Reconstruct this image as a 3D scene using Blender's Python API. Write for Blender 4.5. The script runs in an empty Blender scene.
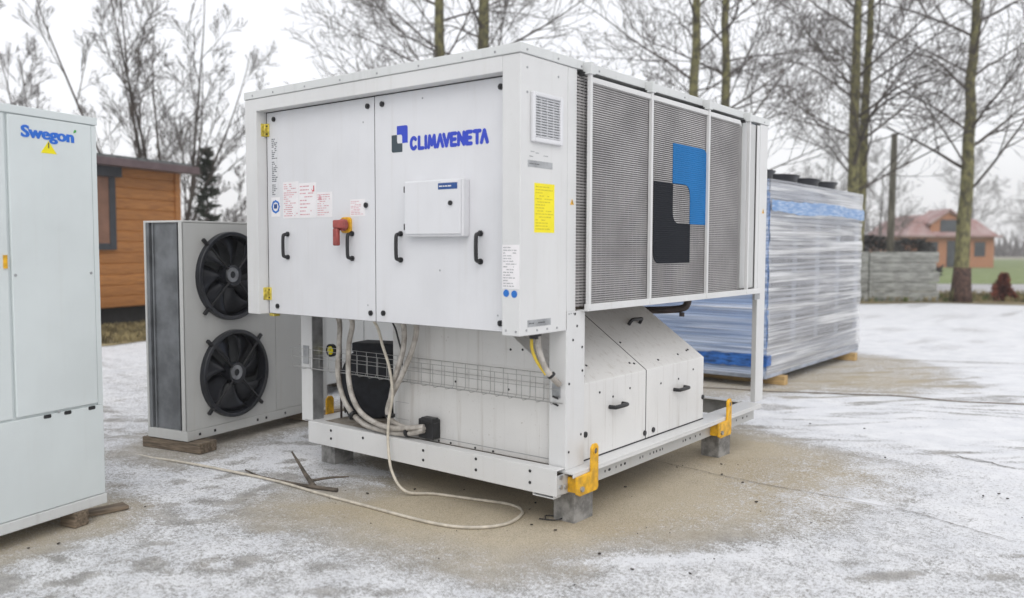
import bpy, bmesh, math, random
import numpy as np
from mathutils import Vector, Matrix

random.seed(7)
SC = bpy.context.scene
COL = SC.collection
PI = math.pi

# ------------------------------------------------------------------ materials
def nt(name):
    m = bpy.data.materials.new(name)
    m.use_nodes = True
    t = m.node_tree
    t.nodes.clear()
    out = t.nodes.new('ShaderNodeOutputMaterial')
    b = t.nodes.new('ShaderNodeBsdfPrincipled')
    t.links.new(b.outputs[0], out.inputs[0])
    return m, t, b, out

def N(t, kind, **kw):
    n = t.nodes.new(kind)
    for k, v in kw.items():
        if k in n.inputs:
            n.inputs[k].default_value = v
        else:
            setattr(n, k, v)
    return n

def noise(t, vec, scale, detail=4.0, rough=0.55):
    n = t.nodes.new('ShaderNodeTexNoise')
    n.inputs['Scale'].default_value = scale
    n.inputs['Detail'].default_value = detail
    n.inputs['Roughness'].default_value = rough
    if vec is not None:
        t.links.new(vec, n.inputs['Vector'])
    return n.outputs['Fac']

def math_(t, op, a, b=None, clamp=False):
    n = t.nodes.new('ShaderNodeMath'); n.operation = op; n.use_clamp = clamp
    for i, v in enumerate((a, b)):
        if v is None: continue
        if isinstance(v, (int, float)): n.inputs[i].default_value = v
        else: t.links.new(v, n.inputs[i])
    return n.outputs[0]

def sstep(t, v, a, b):
    n = t.nodes.new('ShaderNodeMapRange'); n.interpolation_type = 'SMOOTHSTEP'
    n.inputs['From Min'].default_value = a; n.inputs['From Max'].default_value = b
    t.links.new(v, n.inputs['Value'])
    return n.outputs['Result']

def mix(t, f, a, b):
    n = t.nodes.new('ShaderNodeMix'); n.data_type = 'RGBA'
    if isinstance(f, (int, float)): n.inputs[0].default_value = f
    else: t.links.new(f, n.inputs[0])
    for i, v in ((6, a), (7, b)):
        if isinstance(v, tuple): n.inputs[i].default_value = (*v[:3], 1)
        else: t.links.new(v, n.inputs[i])
    return n.outputs[2]

def objvec(t, scale=(1, 1, 1)):
    c = t.nodes.new('ShaderNodeTexCoord')
    mp = t.nodes.new('ShaderNodeMapping'); mp.inputs['Scale'].default_value = scale
    t.links.new(c.outputs['Object'], mp.inputs['Vector'])
    return mp.outputs[0]

def bump(t, b, h, strength=0.2, dist=0.01):
    n = t.nodes.new('ShaderNodeBump')
    n.inputs['Strength'].default_value = strength; n.inputs['Distance'].default_value = dist
    t.links.new(h, n.inputs['Height']); t.links.new(n.outputs[0], b.inputs['Normal'])

def mat(name, c, rough=0.5, metal=0.0, var=0.08, scale=6.0, stretch=(1, 1, 1), bmp=0.0, spec=0.5, c2=None):
    m, t, b, o = nt(name)
    v = objvec(t, stretch)
    f = noise(t, v, scale, 6.0, 0.6)
    dark = c2 or tuple(x * (1 - 2.2 * var) for x in c)
    lite = tuple(min(1, x * (1 + 0.6 * var)) for x in c)
    col = mix(t, sstep(t, f, 0.3, 0.68), dark, lite)
    t.links.new(col, b.inputs['Base Color'])
    b.inputs['Roughness'].default_value = rough
    b.inputs['Metallic'].default_value = metal
    b.inputs['Specular IOR Level'].default_value = spec
    if bmp: bump(t, b, f, bmp, 0.01)
    return m

def paint(name, c, dirt=(.42, .38, .32), amount=0.16, rough=0.42):
    """powder coated sheet: faint mottling, vertical runs of grime, pin-prick specks, slightly uneven sheet"""
    m, t, b, o = nt(name)
    v = objvec(t)
    f1 = noise(t, v, 1.7, 5, .6)
    runs = noise(t, objvec(t, (14, 14, .7)), 1.6, 5, .65)
    specks = noise(t, v, 85, 2, .5)
    base = mix(t, sstep(t, f1, .3, .7), tuple(x * .95 for x in c), tuple(min(1, x * 1.03) for x in c))
    g = math_(t, 'MULTIPLY', sstep(t, runs, .5, .82), amount)
    g2 = math_(t, 'MULTIPLY', sstep(t, specks, .7, .78), amount * 1.6)
    gg = math_(t, 'ADD', g, g2, True)
    t.links.new(mix(t, gg, base, dirt), b.inputs['Base Color'])
    r = math_(t, 'ADD', math_(t, 'MULTIPLY', f1, .16), rough - .08)
    t.links.new(r, b.inputs['Roughness'])
    h = noise(t, v, 2.2, 1, .4)
    bump(t, b, h, .22, .02)
    return m

M = {}
M['panel'] = paint('white_coated_sheet', (.67, .675, .695), amount=.14)
M['trim'] = paint('white_coated_trim', (.65, .653, .65), amount=.2)
M['trim2'] = paint('roof_edge_coating', (.62, .635, .63), amount=.3, dirt=(.3, .31, .29))
M['lowbox'] = paint('lower_housing_coating', (.67, .665, .65), amount=.7, dirt=(.40, .37, .33))
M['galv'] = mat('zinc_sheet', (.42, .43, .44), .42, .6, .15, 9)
M['deck'] = mat('dirty_deck_sheet', (.34, .31, .27), .7, .1, .3, 7, c2=(.15, .115, .08))
M['rail'] = paint('rail_coating', (.50, .505, .50), amount=.45, rough=.38)
M['steel'] = mat('wire_steel', (.42, .42, .41), .4, .75, .1, 20)
M['black'] = mat('black_plastic', (.015, .015, .017), .42, 0, .2, 20)
M['dark'] = mat('dark_gap', (.02, .02, .022), .7, 0, .2, 10)
M['rubber'] = mat('insulation_foam', (.012, .014, .02), .75, 0, .3, 14, bmp=.3)
M['coil'] = mat('fin_coil', (.20, .195, .195), .6, .3, .2, 3)
M['mesh'] = mat('guard_wire_coating', (.42, .405, .40), .5, .15, .12, 2.5)
M['yellow'] = mat('yellow_paint', (.80, .44, .012), .42, 0, .12, 22, c2=(.52, .28, .02), bmp=.15)
M['hinge'] = mat('yellow_zinc', (.74, .60, .10), .4, .3, .25, 30)
M['stickyel'] = mat('yellow_foil', (.86, .74, .0), .4, 0, .03, 6)
M['ink'] = mat('black_ink', (.06, .06, .065), .5, 0, .1, 20)
M['inky'] = mat('olive_ink', (.58, .49, .01), .5, 0, .1, 20)
M['midink'] = mat('dark_grey_ink', (.15, .16, .17), .5, 0, .1, 20)
M['greyink'] = mat('grey_ink', (.34, .35, .36), .5, 0, .1, 20)
M['pinkink'] = mat('pink_ink', (.66, .36, .40), .5, 0, .1, 20)
M['redink'] = mat('red_ink', (.60, .07, .10), .5, 0, .1, 20)
M['paper'] = mat('white_label_paper', (.80, .78, .79), .5, 0, .03, 8)
M['bluedot'] = mat('blue_foil', (.015, .16, .55), .4, 0, .05, 8)
M['navy'] = mat('navy_foil', (.02, .075, .26), .4, 0, .05, 8)
M['logoblue'] = mat('brand_blue', (.022, .055, .50), .4, 0, .05, 8)
M['logodark'] = mat('brand_slate', (.035, .055, .07), .4, 0, .05, 8)
M['red'] = mat('faded_red_plastic', (.36, .075, .065), .45, 0, .15, 20)
M['hose'] = mat('grey_conduit', (.46, .435, .40), .5, 0, .2, 16, c2=(.27, .245, .215), bmp=.2)
M['cable'] = mat('cream_cable', (.58, .535, .45), .5, 0, .12, 16)
M['cable_dark'] = mat('grey_brown_cable', (.24, .21, .175), .6, 0, .15, 16)
M['yelgreen'] = mat('earth_wire', (.72, .52, .05), .5, 0, .1, 16)
M['copper'] = mat('brown_pipe_lagging', (.055, .038, .034), .55, 0, .2, 10)
M['concrete'] = mat('concrete_block', (.30, .295, .285), .9, 0, .22, 18, bmp=.35)
M['wood'] = mat('weathered_board', (.20, .155, .11), .85, 0, .3, 5, (1, 14, 14), bmp=.3)
M['deadwood'] = mat('dead_branch_bark', (.12, .10, .08), .9, 0, .3, 12)
M['pine'] = mat('fresh_pine', (.56, .38, .17), .7, 0, .15, 5, (1, 12, 12), bmp=.2)
M['leftunit'] = paint('mint_white_coating', (.64, .69, .69), amount=.07)
M['fanunit'] = paint('grey_white_coating', (.52, .525, .51), amount=.25)
M['fancoil'] = mat('blue_grey_fins', (.165, .175, .185), .55, .2, .2, 4)
M['blade'] = mat('fan_blade', (.019, .021, .027), .34, 0, .2, 9)
M['hub'] = mat('motor_hub', (.35, .36, .38), .4, .6, .2, 12)
M['swblue'] = mat('wordmark_blue', (.02, .15, .62), .45, 0, .04, 6)
M['green'] = mat('leaf_green', (.06, .38, .05), .45, 0, .04, 6)

def big_logo_mat(name, c):
    m, t, b, o = nt(name)
    w = t.nodes.new('ShaderNodeTexWave'); w.wave_type = 'BANDS'; w.bands_direction = 'Z'
    w.inputs['Scale'].default_value = 24.0; w.inputs['Distortion'].default_value = .25
    t.links.new(objvec(t), w.inputs['Vector'])
    n = noise(t, objvec(t), 4, 4)
    t.links.new(mix(t, n, tuple(x * .82 for x in c), tuple(x * 1.12 for x in c)), b.inputs['Base Color'])
    b.inputs['Roughness'].default_value = .75; b.inputs['Specular IOR Level'].default_value = .15
    bump(t, b, w.outputs['Fac'], .5, .004)
    return m
M['bigblue'] = big_logo_mat('guard_paint_blue', (.018, .155, .40))
M['bigblack'] = big_logo_mat('guard_paint_black', (.012, .014, .019))

def wood_siding(name):
    m, t, b, o = nt(name)
    v = objvec(t, (1, 1, 1))
    grain = noise(t, objvec(t, (1.2, 1.2, 26)), 2.2, 6, .65)
    sp = t.nodes.new('ShaderNodeSeparateXYZ'); t.links.new(v, sp.inputs[0])
    board = math_(t, 'FLOOR', math_(t, 'MULTIPLY', sp.outputs['Z'], 1 / .205))
    wn = t.nodes.new('ShaderNodeTexWhiteNoise'); wn.noise_dimensions = '1D'; t.links.new(board, wn.inputs['W'])
    c = mix(t, sstep(t, grain, .3, .7), (.28, .105, .026), (.56, .25, .07))
    c = mix(t, math_(t, 'MULTIPLY', wn.outputs['Value'], .45), c, (.30, .12, .03))
    t.links.new(c, b.inputs['Base Color']); b.inputs['Roughness'].default_value = .55
    bump(t, b, grain, .25, .01)
    return m
M['siding'] = wood_siding('varnished_log_siding')

def brick(name):
    m, t, b, o = nt(name)
    br = t.nodes.new('ShaderNodeTexBrick'); t.links.new(objvec(t, (1, 1, 1)), br.inputs['Vector'])
    br.inputs['Color1'].default_value = (.48, .19, .075, 1); br.inputs['Color2'].default_value = (.38, .145, .065, 1)
    br.inputs['Mortar'].default_value = (.40, .30, .24, 1); br.inputs['Scale'].default_value = 4.5
    mp = br.inputs['Vector'].links[0].from_node
    mp.inputs['Rotation'].default_value = (PI / 2, 0, 0)
    t.links.new(br.outputs['Color'], b.inputs['Base Color']); b.inputs['Roughness'].default_value = .85
    return m
M['brick'] = brick('orange_brick')
def snowy(name, c):
    m, t, b, o = nt(name)
    f = noise(t, objvec(t), .9, 8, .75)
    t.links.new(mix(t, math_(t, 'ADD', math_(t, 'MULTIPLY', sstep(t, f, .3, .7), .38), .10), c, (.62, .60, .62)), b.inputs['Base Color'])
    b.inputs['Roughness'].default_value = .8
    return m
M['redroof'] = snowy('red_roof_with_snow', (.25, .085, .065))
M['cabinroof'] = mat('purple_brown_metal', (.13, .09, .095), .5, 0, .1, 5)
M['cabinfelt'] = mat('roof_felt', (.16, .18, .18), .85, 0, .25, 5)
M['frame_dark'] = mat('graphite_frame', (.04, .045, .055), .5, 0, .1, 5)
M['blind'] = mat('terracotta_blind', (.25, .13, .085), .6, 0, .08, 5)
M['glass'] = mat('dull_window_glass', (.06, .07, .08), .12, 0, .2, 1)
M['bark'] = mat('mossy_bark', (.19, .18, .08), .95, 0, .35, 9, (1, 1, .6), bmp=.9, c2=(.055, .05, .033))
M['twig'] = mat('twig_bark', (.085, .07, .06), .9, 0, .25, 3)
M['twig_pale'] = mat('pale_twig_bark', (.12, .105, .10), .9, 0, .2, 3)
M['redbark'] = mat('reddish_bark', (.10, .058, .045), .95, 0, .35, 12, bmp=.8)
M['conifer'] = mat('conifer_needles', (.035, .05, .03), .8, 0, .3, 6)
M['rust'] = mat('rusty_cypress_foliage', (.26, .075, .04), .85, 0, .3, 9)
M['hedge'] = mat('dark_hedge_leaves', (.07, .068, .062), .85, 0, .3, 6)
M['deadgrass'] = mat('dead_grass_blades', (.30, .245, .12), .9, 0, .35, 3)
M['grassblade'] = mat('winter_grass_blades', (.09, .14, .035), .9, 0, .3, 3)
M['slab'] = mat('weathered_concrete_panel', (.30, .305, .285), .95, 0, .35, 2.6, (1, 1, 5), bmp=.5, c2=(.16, .165, .15))
M['pole'] = mat('old_pole_wood', (.20, .19, .15), .95, 0, .3, 4, (6, 6, .4))
M['chip'] = mat('dark_bark_chip', (.05, .042, .035), .9, 0, .3, 9)
M['crack'] = mat('wet_dark_crack', (.19, .165, .135), .9, 0, .4, 14)

# ------------------------------------------------------------------ mesh builder
class MB:
    def __init__(s): s.v = []; s.f = []
    def box(s, x0, x1, y0, y1, z0, z1):
        i = len(s.v)
        s.v += [(x, y, z) for z in (z0, z1) for y in (y0, y1) for x in (x0, x1)]
        s.f += [tuple(i + k for k in q) for q in ((0, 2, 3, 1), (4, 5, 7, 6), (0, 1, 5, 4), (1, 3, 7, 5), (3, 2, 6, 7), (2, 0, 4, 6))]
        return s
    def obox(s, c, ax, ay, az):
        c, ax, ay, az = map(Vector, (c, ax, ay, az)); i = len(s.v)
        s.v += [tuple(c + x * ax + y * ay + z * az) for z in (-1, 1) for y in (-1, 1) for x in (-1, 1)]
        s.f += [tuple(i + k for k in q) for q in ((0, 2, 3, 1), (4, 5, 7, 6), (0, 1, 5, 4), (1, 3, 7, 5), (3, 2, 6, 7), (2, 0, 4, 6))]
        return s
    def prism(s, poly, axis, a, b):
        """poly in the two other axes (order x,y,z without axis), extruded from a to b"""
        n = len(poly); i = len(s.v)
        for w in (a, b):
            for p in poly:
                q = list(p); q.insert(axis, w); s.v.append(tuple(q))
        s.f.append(tuple(i + k for k in range(n - 1, -1, -1))); s.f.append(tuple(i + n + k for k in range(n)))
        for k in range(n): s.f.append((i + k, i + (k + 1) % n, i + n + (k + 1) % n, i + n + k))
        return s
    def tube(s, pts, r, n=8, cap=True):
        pts = [Vector(p) for p in pts]
        rs = r if isinstance(r, (list, tuple)) else [r] * len(pts)
        t0 = (pts[1] - pts[0]).normalized()
        u = t0.cross(Vector((0, 0, 1)) if abs(t0.z) < .9 else Vector((1, 0, 0))).normalized()
        i0 = len(s.v); L = len(pts)
        for k, p in enumerate(pts):
            t = (pts[min(k + 1, L - 1)] - pts[max(k - 1, 0)])
            t = t.normalized() if t.length > 1e-9 else t0
            u = (u - t * u.dot(t)).normalized(); w = t.cross(u)
            for j in range(n):
                a = 2 * PI * j / n
                s.v.append(tuple(p + (u * math.cos(a) + w * math.sin(a)) * rs[k]))
        for k in range(L - 1):
            for j in range(n):
                a = i0 + k * n + j; b = i0 + k * n + (j + 1) % n
                s.f.append((a, b, b + n, a + n))
        if cap:
            s.f.append(tuple(i0 + j for j in range(n - 1, -1, -1)))
            s.f.append(tuple(i0 + (L - 1) * n + j for j in range(n)))
        return s
    def cyl(s, p0, p1, r, n=16): return s.tube([p0, p1], r, n)
    def ring(s, c, ax, r0, r1, depth, n=40):
        """annulus with thickness; ax unit axis; occupies c..c+ax*depth"""
        c = Vector(c); ax = Vector(ax).normalized()
        u = ax.orthogonal().normalized(); w = ax.cross(u); i = len(s.v)
        for j in range(n):
            a = 2 * PI * j / n; d = u * math.cos(a) + w * math.sin(a)
            s.v += [tuple(c + d * r0), tuple(c + d * r1), tuple(c + d * r1 + ax * depth), tuple(c + d * r0 + ax * depth)]
        for j in range(n):
            a = i + 4 * j; b = i + 4 * ((j + 1) % n)
            for k in range(4): s.f.append((a + k, b + k, b + (k + 1) % 4, a + (k + 1) % 4))
        return s
    def build(s, name, m, parent=None, bevel=0, smooth=False, seg=2):
        me = bpy.data.meshes.new(name); me.from_pydata(s.v, [], s.f); me.update()
        o = bpy.data.objects.new(name, me); COL.objects.link(o)
        me.materials.append(m if not isinstance(m, str) else M[m])
        bm = bmesh.new(); bm.from_mesh(me); bmesh.ops.recalc_face_normals(bm, faces=bm.faces); bm.to_mesh(me); bm.free()
        if smooth:
            for p in me.polygons: p.use_smooth = True
            if smooth != 'all': me.set_sharp_from_angle(angle=math.radians(42))
        if bevel:
            b = o.modifiers.new('edge', 'BEVEL'); b.width = bevel; b.segments = seg; b.limit_method = 'ANGLE'; b.angle_limit = math.radians(40)
            b.harden_normals = False
        if parent: o.parent = parent
        return o

def curve_pts(pts, n=8):
    """Catmull-Rom through the points"""
    P = [Vector(p) for p in pts]; P = [P[0] * 2 - P[1]] + P + [P[-1] * 2 - P[-2]]
    out = []
    for i in range(1, len(P) - 2):
        for k in range(n):
            t = k / n; a, b, c, d = P[i - 1], P[i], P[i + 1], P[i + 2]
            out.append(.5 * ((2 * b) + (c - a) * t + (2 * a - 5 * b + 4 * c - d) * t * t + (3 * b - a - 3 * c + d) * t ** 3))
    out.append(P[-2]); return out

def tag(o, label=None, cat=None, group=None, kind=None):
    if label: o['label'] = label
    if cat: o['category'] = cat
    if group: o['group'] = group
    if kind: o['kind'] = kind
    return o

def thing(name, label, cat, loc=(0, 0, 0), rotz=0, group=None):
    o = bpy.data.objects.new(name, None); COL.objects.link(o)
    o.location = loc; o.rotation_euler = (0, 0, rotz); o.empty_display_size = .2
    return tag(o, label, cat, group)

def rounded(poly, rad, corners, n=6):
    out = []; L = len(poly)
    for i, p in enumerate(poly):
        if i not in corners: out.append(p); continue
        p = Vector(p); a = (Vector(poly[i - 1]) - p).normalized(); b = (Vector(poly[(i + 1) % L]) - p).normalized()
        s, e = p + a * rad, p + b * rad
        for k in range(n + 1):
            t = k / n; out.append(tuple(s * (1 - t) ** 2 + p * 2 * t * (1 - t) + e * t * t))
    return out

# flat items on a face: 'F' = facing -Y at y=d (coords x,z); 'S' = facing +X at x=d (coords y,z)
def flat(mb, face, d, a0, a1, z0, z1, th):
    if face == 'F': mb.box(a0, a1, d - th, d + .0005, z0, z1)
    else: mb.box(d - .0005, d + th, a0, a1, z0, z1)
    return mb
def flatpoly(mb, face, d, poly, th):
    if face == 'F': mb.prism(poly, 1, d - th, d + .0005)
    else: mb.prism(poly, 0, d - .0005, d + th)
    return mb
def print_lines(face, d, a0, a1, z0, z1, rows, seed, h=.45, fill=.85, cols=None):
    r = random.Random(seed); mb = MB(); st = (z1 - z0) / rows
    for i in range(rows):
        z = z1 - (i + .5) * st; a = a0; end = a0 + (a1 - a0) * r.uniform(.45, 1)
        while a < end - .004:
            w = min(r.uniform(.008, .03), end - a)
            if r.random() < fill: flat(mb, face, d, a, a + w, z - st * h * .5, z + st * h * .5, .0008)
            a += w + .005
    return mb
class Many:
    def __init__(s): s.parts = []
    def build(s, name, m, parent=None):
        for q in s.parts: q.build(name, m, parent)
def screws(face, d, pts, r=.007, th=.004, n=8):
    mb = Many()
    for a, z in pts:
        q = MB()
        if face == 'F': q.cyl((a, d + .001, z), (a, d - th, z), r, n)
        else: q.cyl((d - .001, a, z), (d + th, a, z), r, n)
        mb.parts.append(q)
    return mb

# ------------------------------------------------------------------ THE CHILLER (main machine)
ch = thing('packaged_chiller', 'big white packaged chiller with overhanging control cabinet and yellow lifting lugs', 'chiller')
YC, YD = -.416, -.336          # cabinet front plane, door plane
ZB = 1.101                     # cabinet underside
XL = -2.313

# base frame : front channel, side channels with top flanges, rear channel, deck
b = MB()
b.box(-2.11, 0, -.087, -.079, .193, .341)            # front web
b.box(-2.11, 0, -.079, -.012, .333, .341)            # front upper flange
b.box(-2.11, 0, -.079, -.012, .193, .201)
b.box(-2.11, -2.102, -.079, .0, .201, .333)
b.box(-.10, .062, -.012, 2.642, .308, .322)          # right upper flange
b.box(.054, .062, -.012, 2.642, .29, .308)
b.box(-.09, -.006, -.079, 2.642, .193, .20)
b.box(-2.2, -2.194, .0, 2.642, .193, .308)           # left
b.box(-2.262, -2.1, .0, 2.642, .308, .322)
b.box(-2.1, -.10, 2.56, 2.642, .322, .33)
b.box(-2.1, -.10, 1.55, 1.56, .2, .306)
base = b.build('base_frame', 'trim', ch, .003)
MB().box(-2.1, -.10, -.012, 1.79, .306, .318).build('deck_plate', 'deck', base)
MB().box(-.006, 0, -.079, 2.642, .193, .308).build('side_web', 'rail', base, .002)
MB().box(-2.194, -.09, 2.634, 2.642, .193, .322).box(-.01, -.0065, 1.80, 2.63, .2, .3).build('rear_rail', 'galv', base, .002)
screws('F', -.087, [(-1.867, .305), (-1.867, .25), (-1.547, .30), (-1.0, .30), (-1.0, .24), (-.573, .315), (-.573, .25), (-.178, .31), (-.178, .245)], .009, .003).build('bolt_hole', 'dark', base)
m_ = MB()
for y, w in [(.30, .01), (.412, .012), (.46, .028), (.536, .009), (.594, .016), (.64, .022), (.825, .01), (.86, .01), (.953, .009), (1.0, .012), (1.04, .012), (1.086, .013), (1.12, .01), (1.413, .01), (1.45, .016), (1.518, .016), (1.6, .012), (1.674, .016), (2.2, .012), (2.3, .012), (2.42, .02), (2.5, .014)]:
    p = [(y + w * .5 * math.cos(a) * (1 if w < .012 else 1), .234 + .0085 * math.sin(a)) for a in np.linspace(0, 2 * PI, 13)[:-1]]
    flatpoly(MB(), 'S', 0, p, .0012).build('slot', 'dark', base)
# bolts and small foot at the near corner
screws('S', 0, [(-.045, .295), (-.045, .24), (.0, .232)], .013, .009, 6).build('corner_bolt', 'galv', base)
b = MB(); b.box(-.16, -.02, -.086, -.02, .178, .182).box(-.16, -.156, -.086, -.02, .182, .193).box(-.02, -.016, -.086, -.02, .178, .193)
b.build('foot_bracket', 'trim', base, .001)

# corner posts (angle sections)
def post(parts, name='post'):
    q = MB()
    for p in parts: q.box(*p)
    return q.build(name, 'trim', ch, .003)
pn = post([(-.114, 0, 0, .006, .322, 1.099), (-.006, 0, .006, .184, .322, 1.2), (-.114, -.108, .006, .05, .322, 1.099), (-.05, -.006, .178, .184, .322, 1.2)])
post([(-.006, 0, 2.661, 2.815, .322, 2.515), (-.10, -.006, 2.809, 2.815, .322, 2.515)])
MB().box(-.038, 0, 2.655, 2.6605, .322, 2.515).build('post_flange', 'rail', ch, .002)
post([(-2.289, -2.17, 0, .006, .31, 1.099), (-2.289, -2.283, .006, .05, .31, 1.099)])
MB().box(-2.176, -2.1702, .0062, .10, .322, 1.1).build('post_flange', 'galv', ch, .002)  # grey zinc tone stands in for shade on the post's inner side
post([(-2.289, -2.17, 2.80, 2.806, .31, 2.515), (-2.289, -2.283, 2.65, 2.80, .31, 2.515)])
screws('S', 0, [(.083, 1.183), (.104, 1.115), (.156, .993), (.065, 1.04), (.16, .86), (.03, .8), (.15, .50), (.03, .42)], .0075, .002).build('bolt_hole', 'dark', pn)
screws('S', 0, [(.024, 1.186), (.044, 1.188), (.068, 1.187)], .005, .002).build('rivet', 'greyink', pn)

# lifting lugs : plate along the rail with an upright ear
def lug(x, y0, flip=1, z0=.0):
    pl = [(y0, .20 + z0), (y0 + .03, .185 + z0), (y0 + .20, .185 + z0), (y0 + .215, .20 + z0), (y0 + .215, .43 + z0), (y0 + .20, .452 + z0), (y0 + .165, .452 + z0), (y0 + .145, .43 + z0), (y0 + .145, .30 + z0), (y0, .295 + z0)]
    q = MB(); a, c = (x, x + .016 * flip); q.prism(pl, 0, min(a, c), max(a, c))
    o = q.build('lifting_lug', 'yellow', ch, .004)
    s = MB(); sx = x + .016 * flip
    s.cyl((sx - .012 * flip, y0 + .18, .412 + z0), (sx + .0015 * flip, y0 + .18, .412 + z0), .0165, 18)
    s.build('eye', 'crack', o)
    s = MB(); s.ring((sx, y0 + .18, .412 + z0), (flip, 0, 0), .0165, .024, .004, 18); s.build('eye_rim', 'yellow', o)
    s = MB(); s.cyl((sx, y0 + .04, .225 + z0), (sx + .012 * flip, y0 + .04, .225 + z0), .016, 6); s.build('bolt', 'galv', o)
    return o
lug(.064, .0); lug(.064, 1.815)
lug(-2.265, .06, -1); lug(-2.265, 1.80, -1)
# spacer so the lugs hold on to the rails
for y in (.02, 1.835): MB().box(0.0005, .064, y, y + .16, .20, .285).build('lug_spacer', 'yellow', ch, .002)
for y in (.08, 1.82): MB().box(-2.265, -2.2005, y, y + .16, .20, .285).build('lug_spacer', 'yellow', ch, .002)

# control cabinet carcass
b = MB()
b.box(XL, -.001, -.335, -.001, ZB + .002, 2.515)
cab = b.build('cabinet_body', 'panel', ch, .002)
b = MB()
b.box(XL, -2.191, YC, -.3345, ZB, 2.516)                 # left stile
b.box(-2.191, -.117, YC, -.3345, 2.436, 2.516)           # head
frm = b.build('cabinet_frame', 'trim', ch, .002)
b = MB(); b.box(-.117, 0.0, YC, .0, ZB - .004, 2.516)
crn = b.build('side_panel', 'trim', ch, .004)
b = MB()
b.box(-.1165, -.112, YC + .004, YC + .02, ZB, 2.51)
b.build('seam', 'dark', crn)
screws('S', 0, [(-.362, 2.452), (-.362, 2.33), (-.09, 2.446), (-.09, 2.27), (-.362, 1.125), (-.27, 1.12), (-.18, 1.12), (-.09, 1.12)], .006, .003).build('rivet', 'greyink', crn)
screws('F', YC, [(-.09, 1.123), (-.025, 1.12)], .006, .003).build('rivet', 'greyink', crn)
# doors
def door(x0, x1, z0=ZB + .004, z1=2.430):
    q = MB(); q.box(x0, x1, YD - .004, YD - .0005 + .02, z0, z1)
    return q.build('cabinet_door', 'panel', ch, .003)
q = MB(); q.box(-2.191, -.118, YD - .001, YD + .0005, ZB + .003, 2.436); q.build('door_gap', 'dark', ch)
dl = door(-2.183, -1.146); dr = door(-1.140, -.121)
DF = YD - .004
def vhandle(x, zc, parent, h=.15):
    q = MB()
    q.tube(curve_pts([(x, DF, zc - h / 2), (x, DF - .030, zc - h / 2 + .004), (x, DF - .042, zc - h / 2 + .022), (x, DF - .042, zc + h / 2 - .022), (x, DF - .030, zc + h / 2 - .004), (x, DF, zc + h / 2)], 5), .011, 10)
    q.cyl((x, DF - .001, zc - h / 2), (x, DF - .012, zc - h / 2), .016, 12); q.cyl((x, DF - .001, zc + h / 2), (x, DF - .012, zc + h / 2), .016, 12)
    return q.build('handle', 'black', parent, 0, True)
vhandle(-1.970, 1.556, dl); vhandle(-1.342, 1.554, dl); vhandle(-.924, 1.550, dr); vhandle(-.321, 1.548, dr)
def onto(x, z=1.55): return x + .0069 * (2.608 - x), z + .0069 * (1.55 - z)
def latch(x, z, parent):
    x, z = onto(x, z)
    q = MB(); q.cyl((x, DF, z), (x, DF - .009, z), .016, 16); q.cyl((x, DF - .009, z), (x, DF - .013, z), .008, 6)
    return q.build('latch', 'black', parent, 0, True)
for x, z in [(-2.136, 2.39), (-1.225, 2.385), (-2.122, 1.152), (-1.21, 1.151), (-1.245, 1.80)]: latch(x, z, dl)
for x, z in [(-1.10, 2.385), (-.205, 2.385), (-1.10, 1.156), (-.205, 1.147)]: latch(x, z, dr)
screws('F', DF, [(-1.21, 1.20), (-1.24, 2.29), (-.75, 2.38), (-.62, 1.42), (-.205, 1.19)], .005, .002).build('rivet', 'greyink', dl)
for z in (2.318, 1.235):
    q = MB(); q.box(-2.235, -2.188, YC + .035, YC + .075, z - .042, z + .042).cyl((-2.190, YC + .066, z - .042), (-2.190, YC + .066, z + .042), .012, 10).box(-2.19, -2.155, DF - .008, DF + .001, z - .042, z + .042)
    h_ = q.build('hinge', 'hinge', dl, .002, True)
    screws('F', DF - .008, [(-2.17, z - .026), (-2.17, z + .026)], .006, .003).build('screw', 'dark', h_)
q = MB(); q.box(-2.19, -2.14, YD + .0, YD + .05, ZB - .018, ZB + .001); q.build('hinge_foot', 'hinge', dl, .002)

# stickers on the left door
def sticker(face, d, a0, a1, z0, z1, mbase, parent, ink=None, rows=0, seed=1, name='sticker', label=None, h=.45):
    if parent is dl: (a0, z0), (a1, z1) = onto(a0, z0), onto(a1, z1)
    q = flat(MB(), face, d, a0, a1, z0, z1, .0012); o = q.build(name, mbase, parent)
    if label: o['label'] = label
    if rows:
        s = -.0011 if face == 'F' else .0011
        m = .06 * (a1 - a0)
        print_lines(face, d + s, a0 + m, a1 - m, z0 + m, z1 - m, rows, seed, h).build('print', ink, o)
    return o
sticker('F', DF, -2.168, -2.100, 1.885, 2.27, 'panel', dl, 'midink', 30, 3, 'instruction_strip', h=.5)
sticker('F', DF, -2.05, -1.888, 1.735, 1.972, 'paper', dl, 'pinkink', 16, 4, 'notice', h=.4)
o = sticker('F', DF, -1.884, -1.712, 1.735, 1.958, 'paper', dl, 'pinkink', 9, 5, 'notice', h=.3)
flat(flat(MB(), 'F', DF - .0011, -1.708, -1.699, 1.905, 1.935, .001), 'F', DF - .0011, -1.722, -1.699, 1.898, 1.906, .001).build('mark', 'redink', o)
o = sticker('F', DF, -1.708, -1.556, 1.735, 1.893, 'paper', dl, 'pinkink', 10, 6, 'notice', h=.35)
q = MB(); flatpoly(q, 'F', DF - .0011, [(-1.664, 1.842), (-1.624, 1.842), (-1.644, 1.876)], .001); q.build('mark', 'pinkink', o)
sticker('F', DF, -1.39, -1.255, 1.735, 1.838, 'paper', dl, 'pinkink', 9, 7, 'notice', h=.35)
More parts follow.
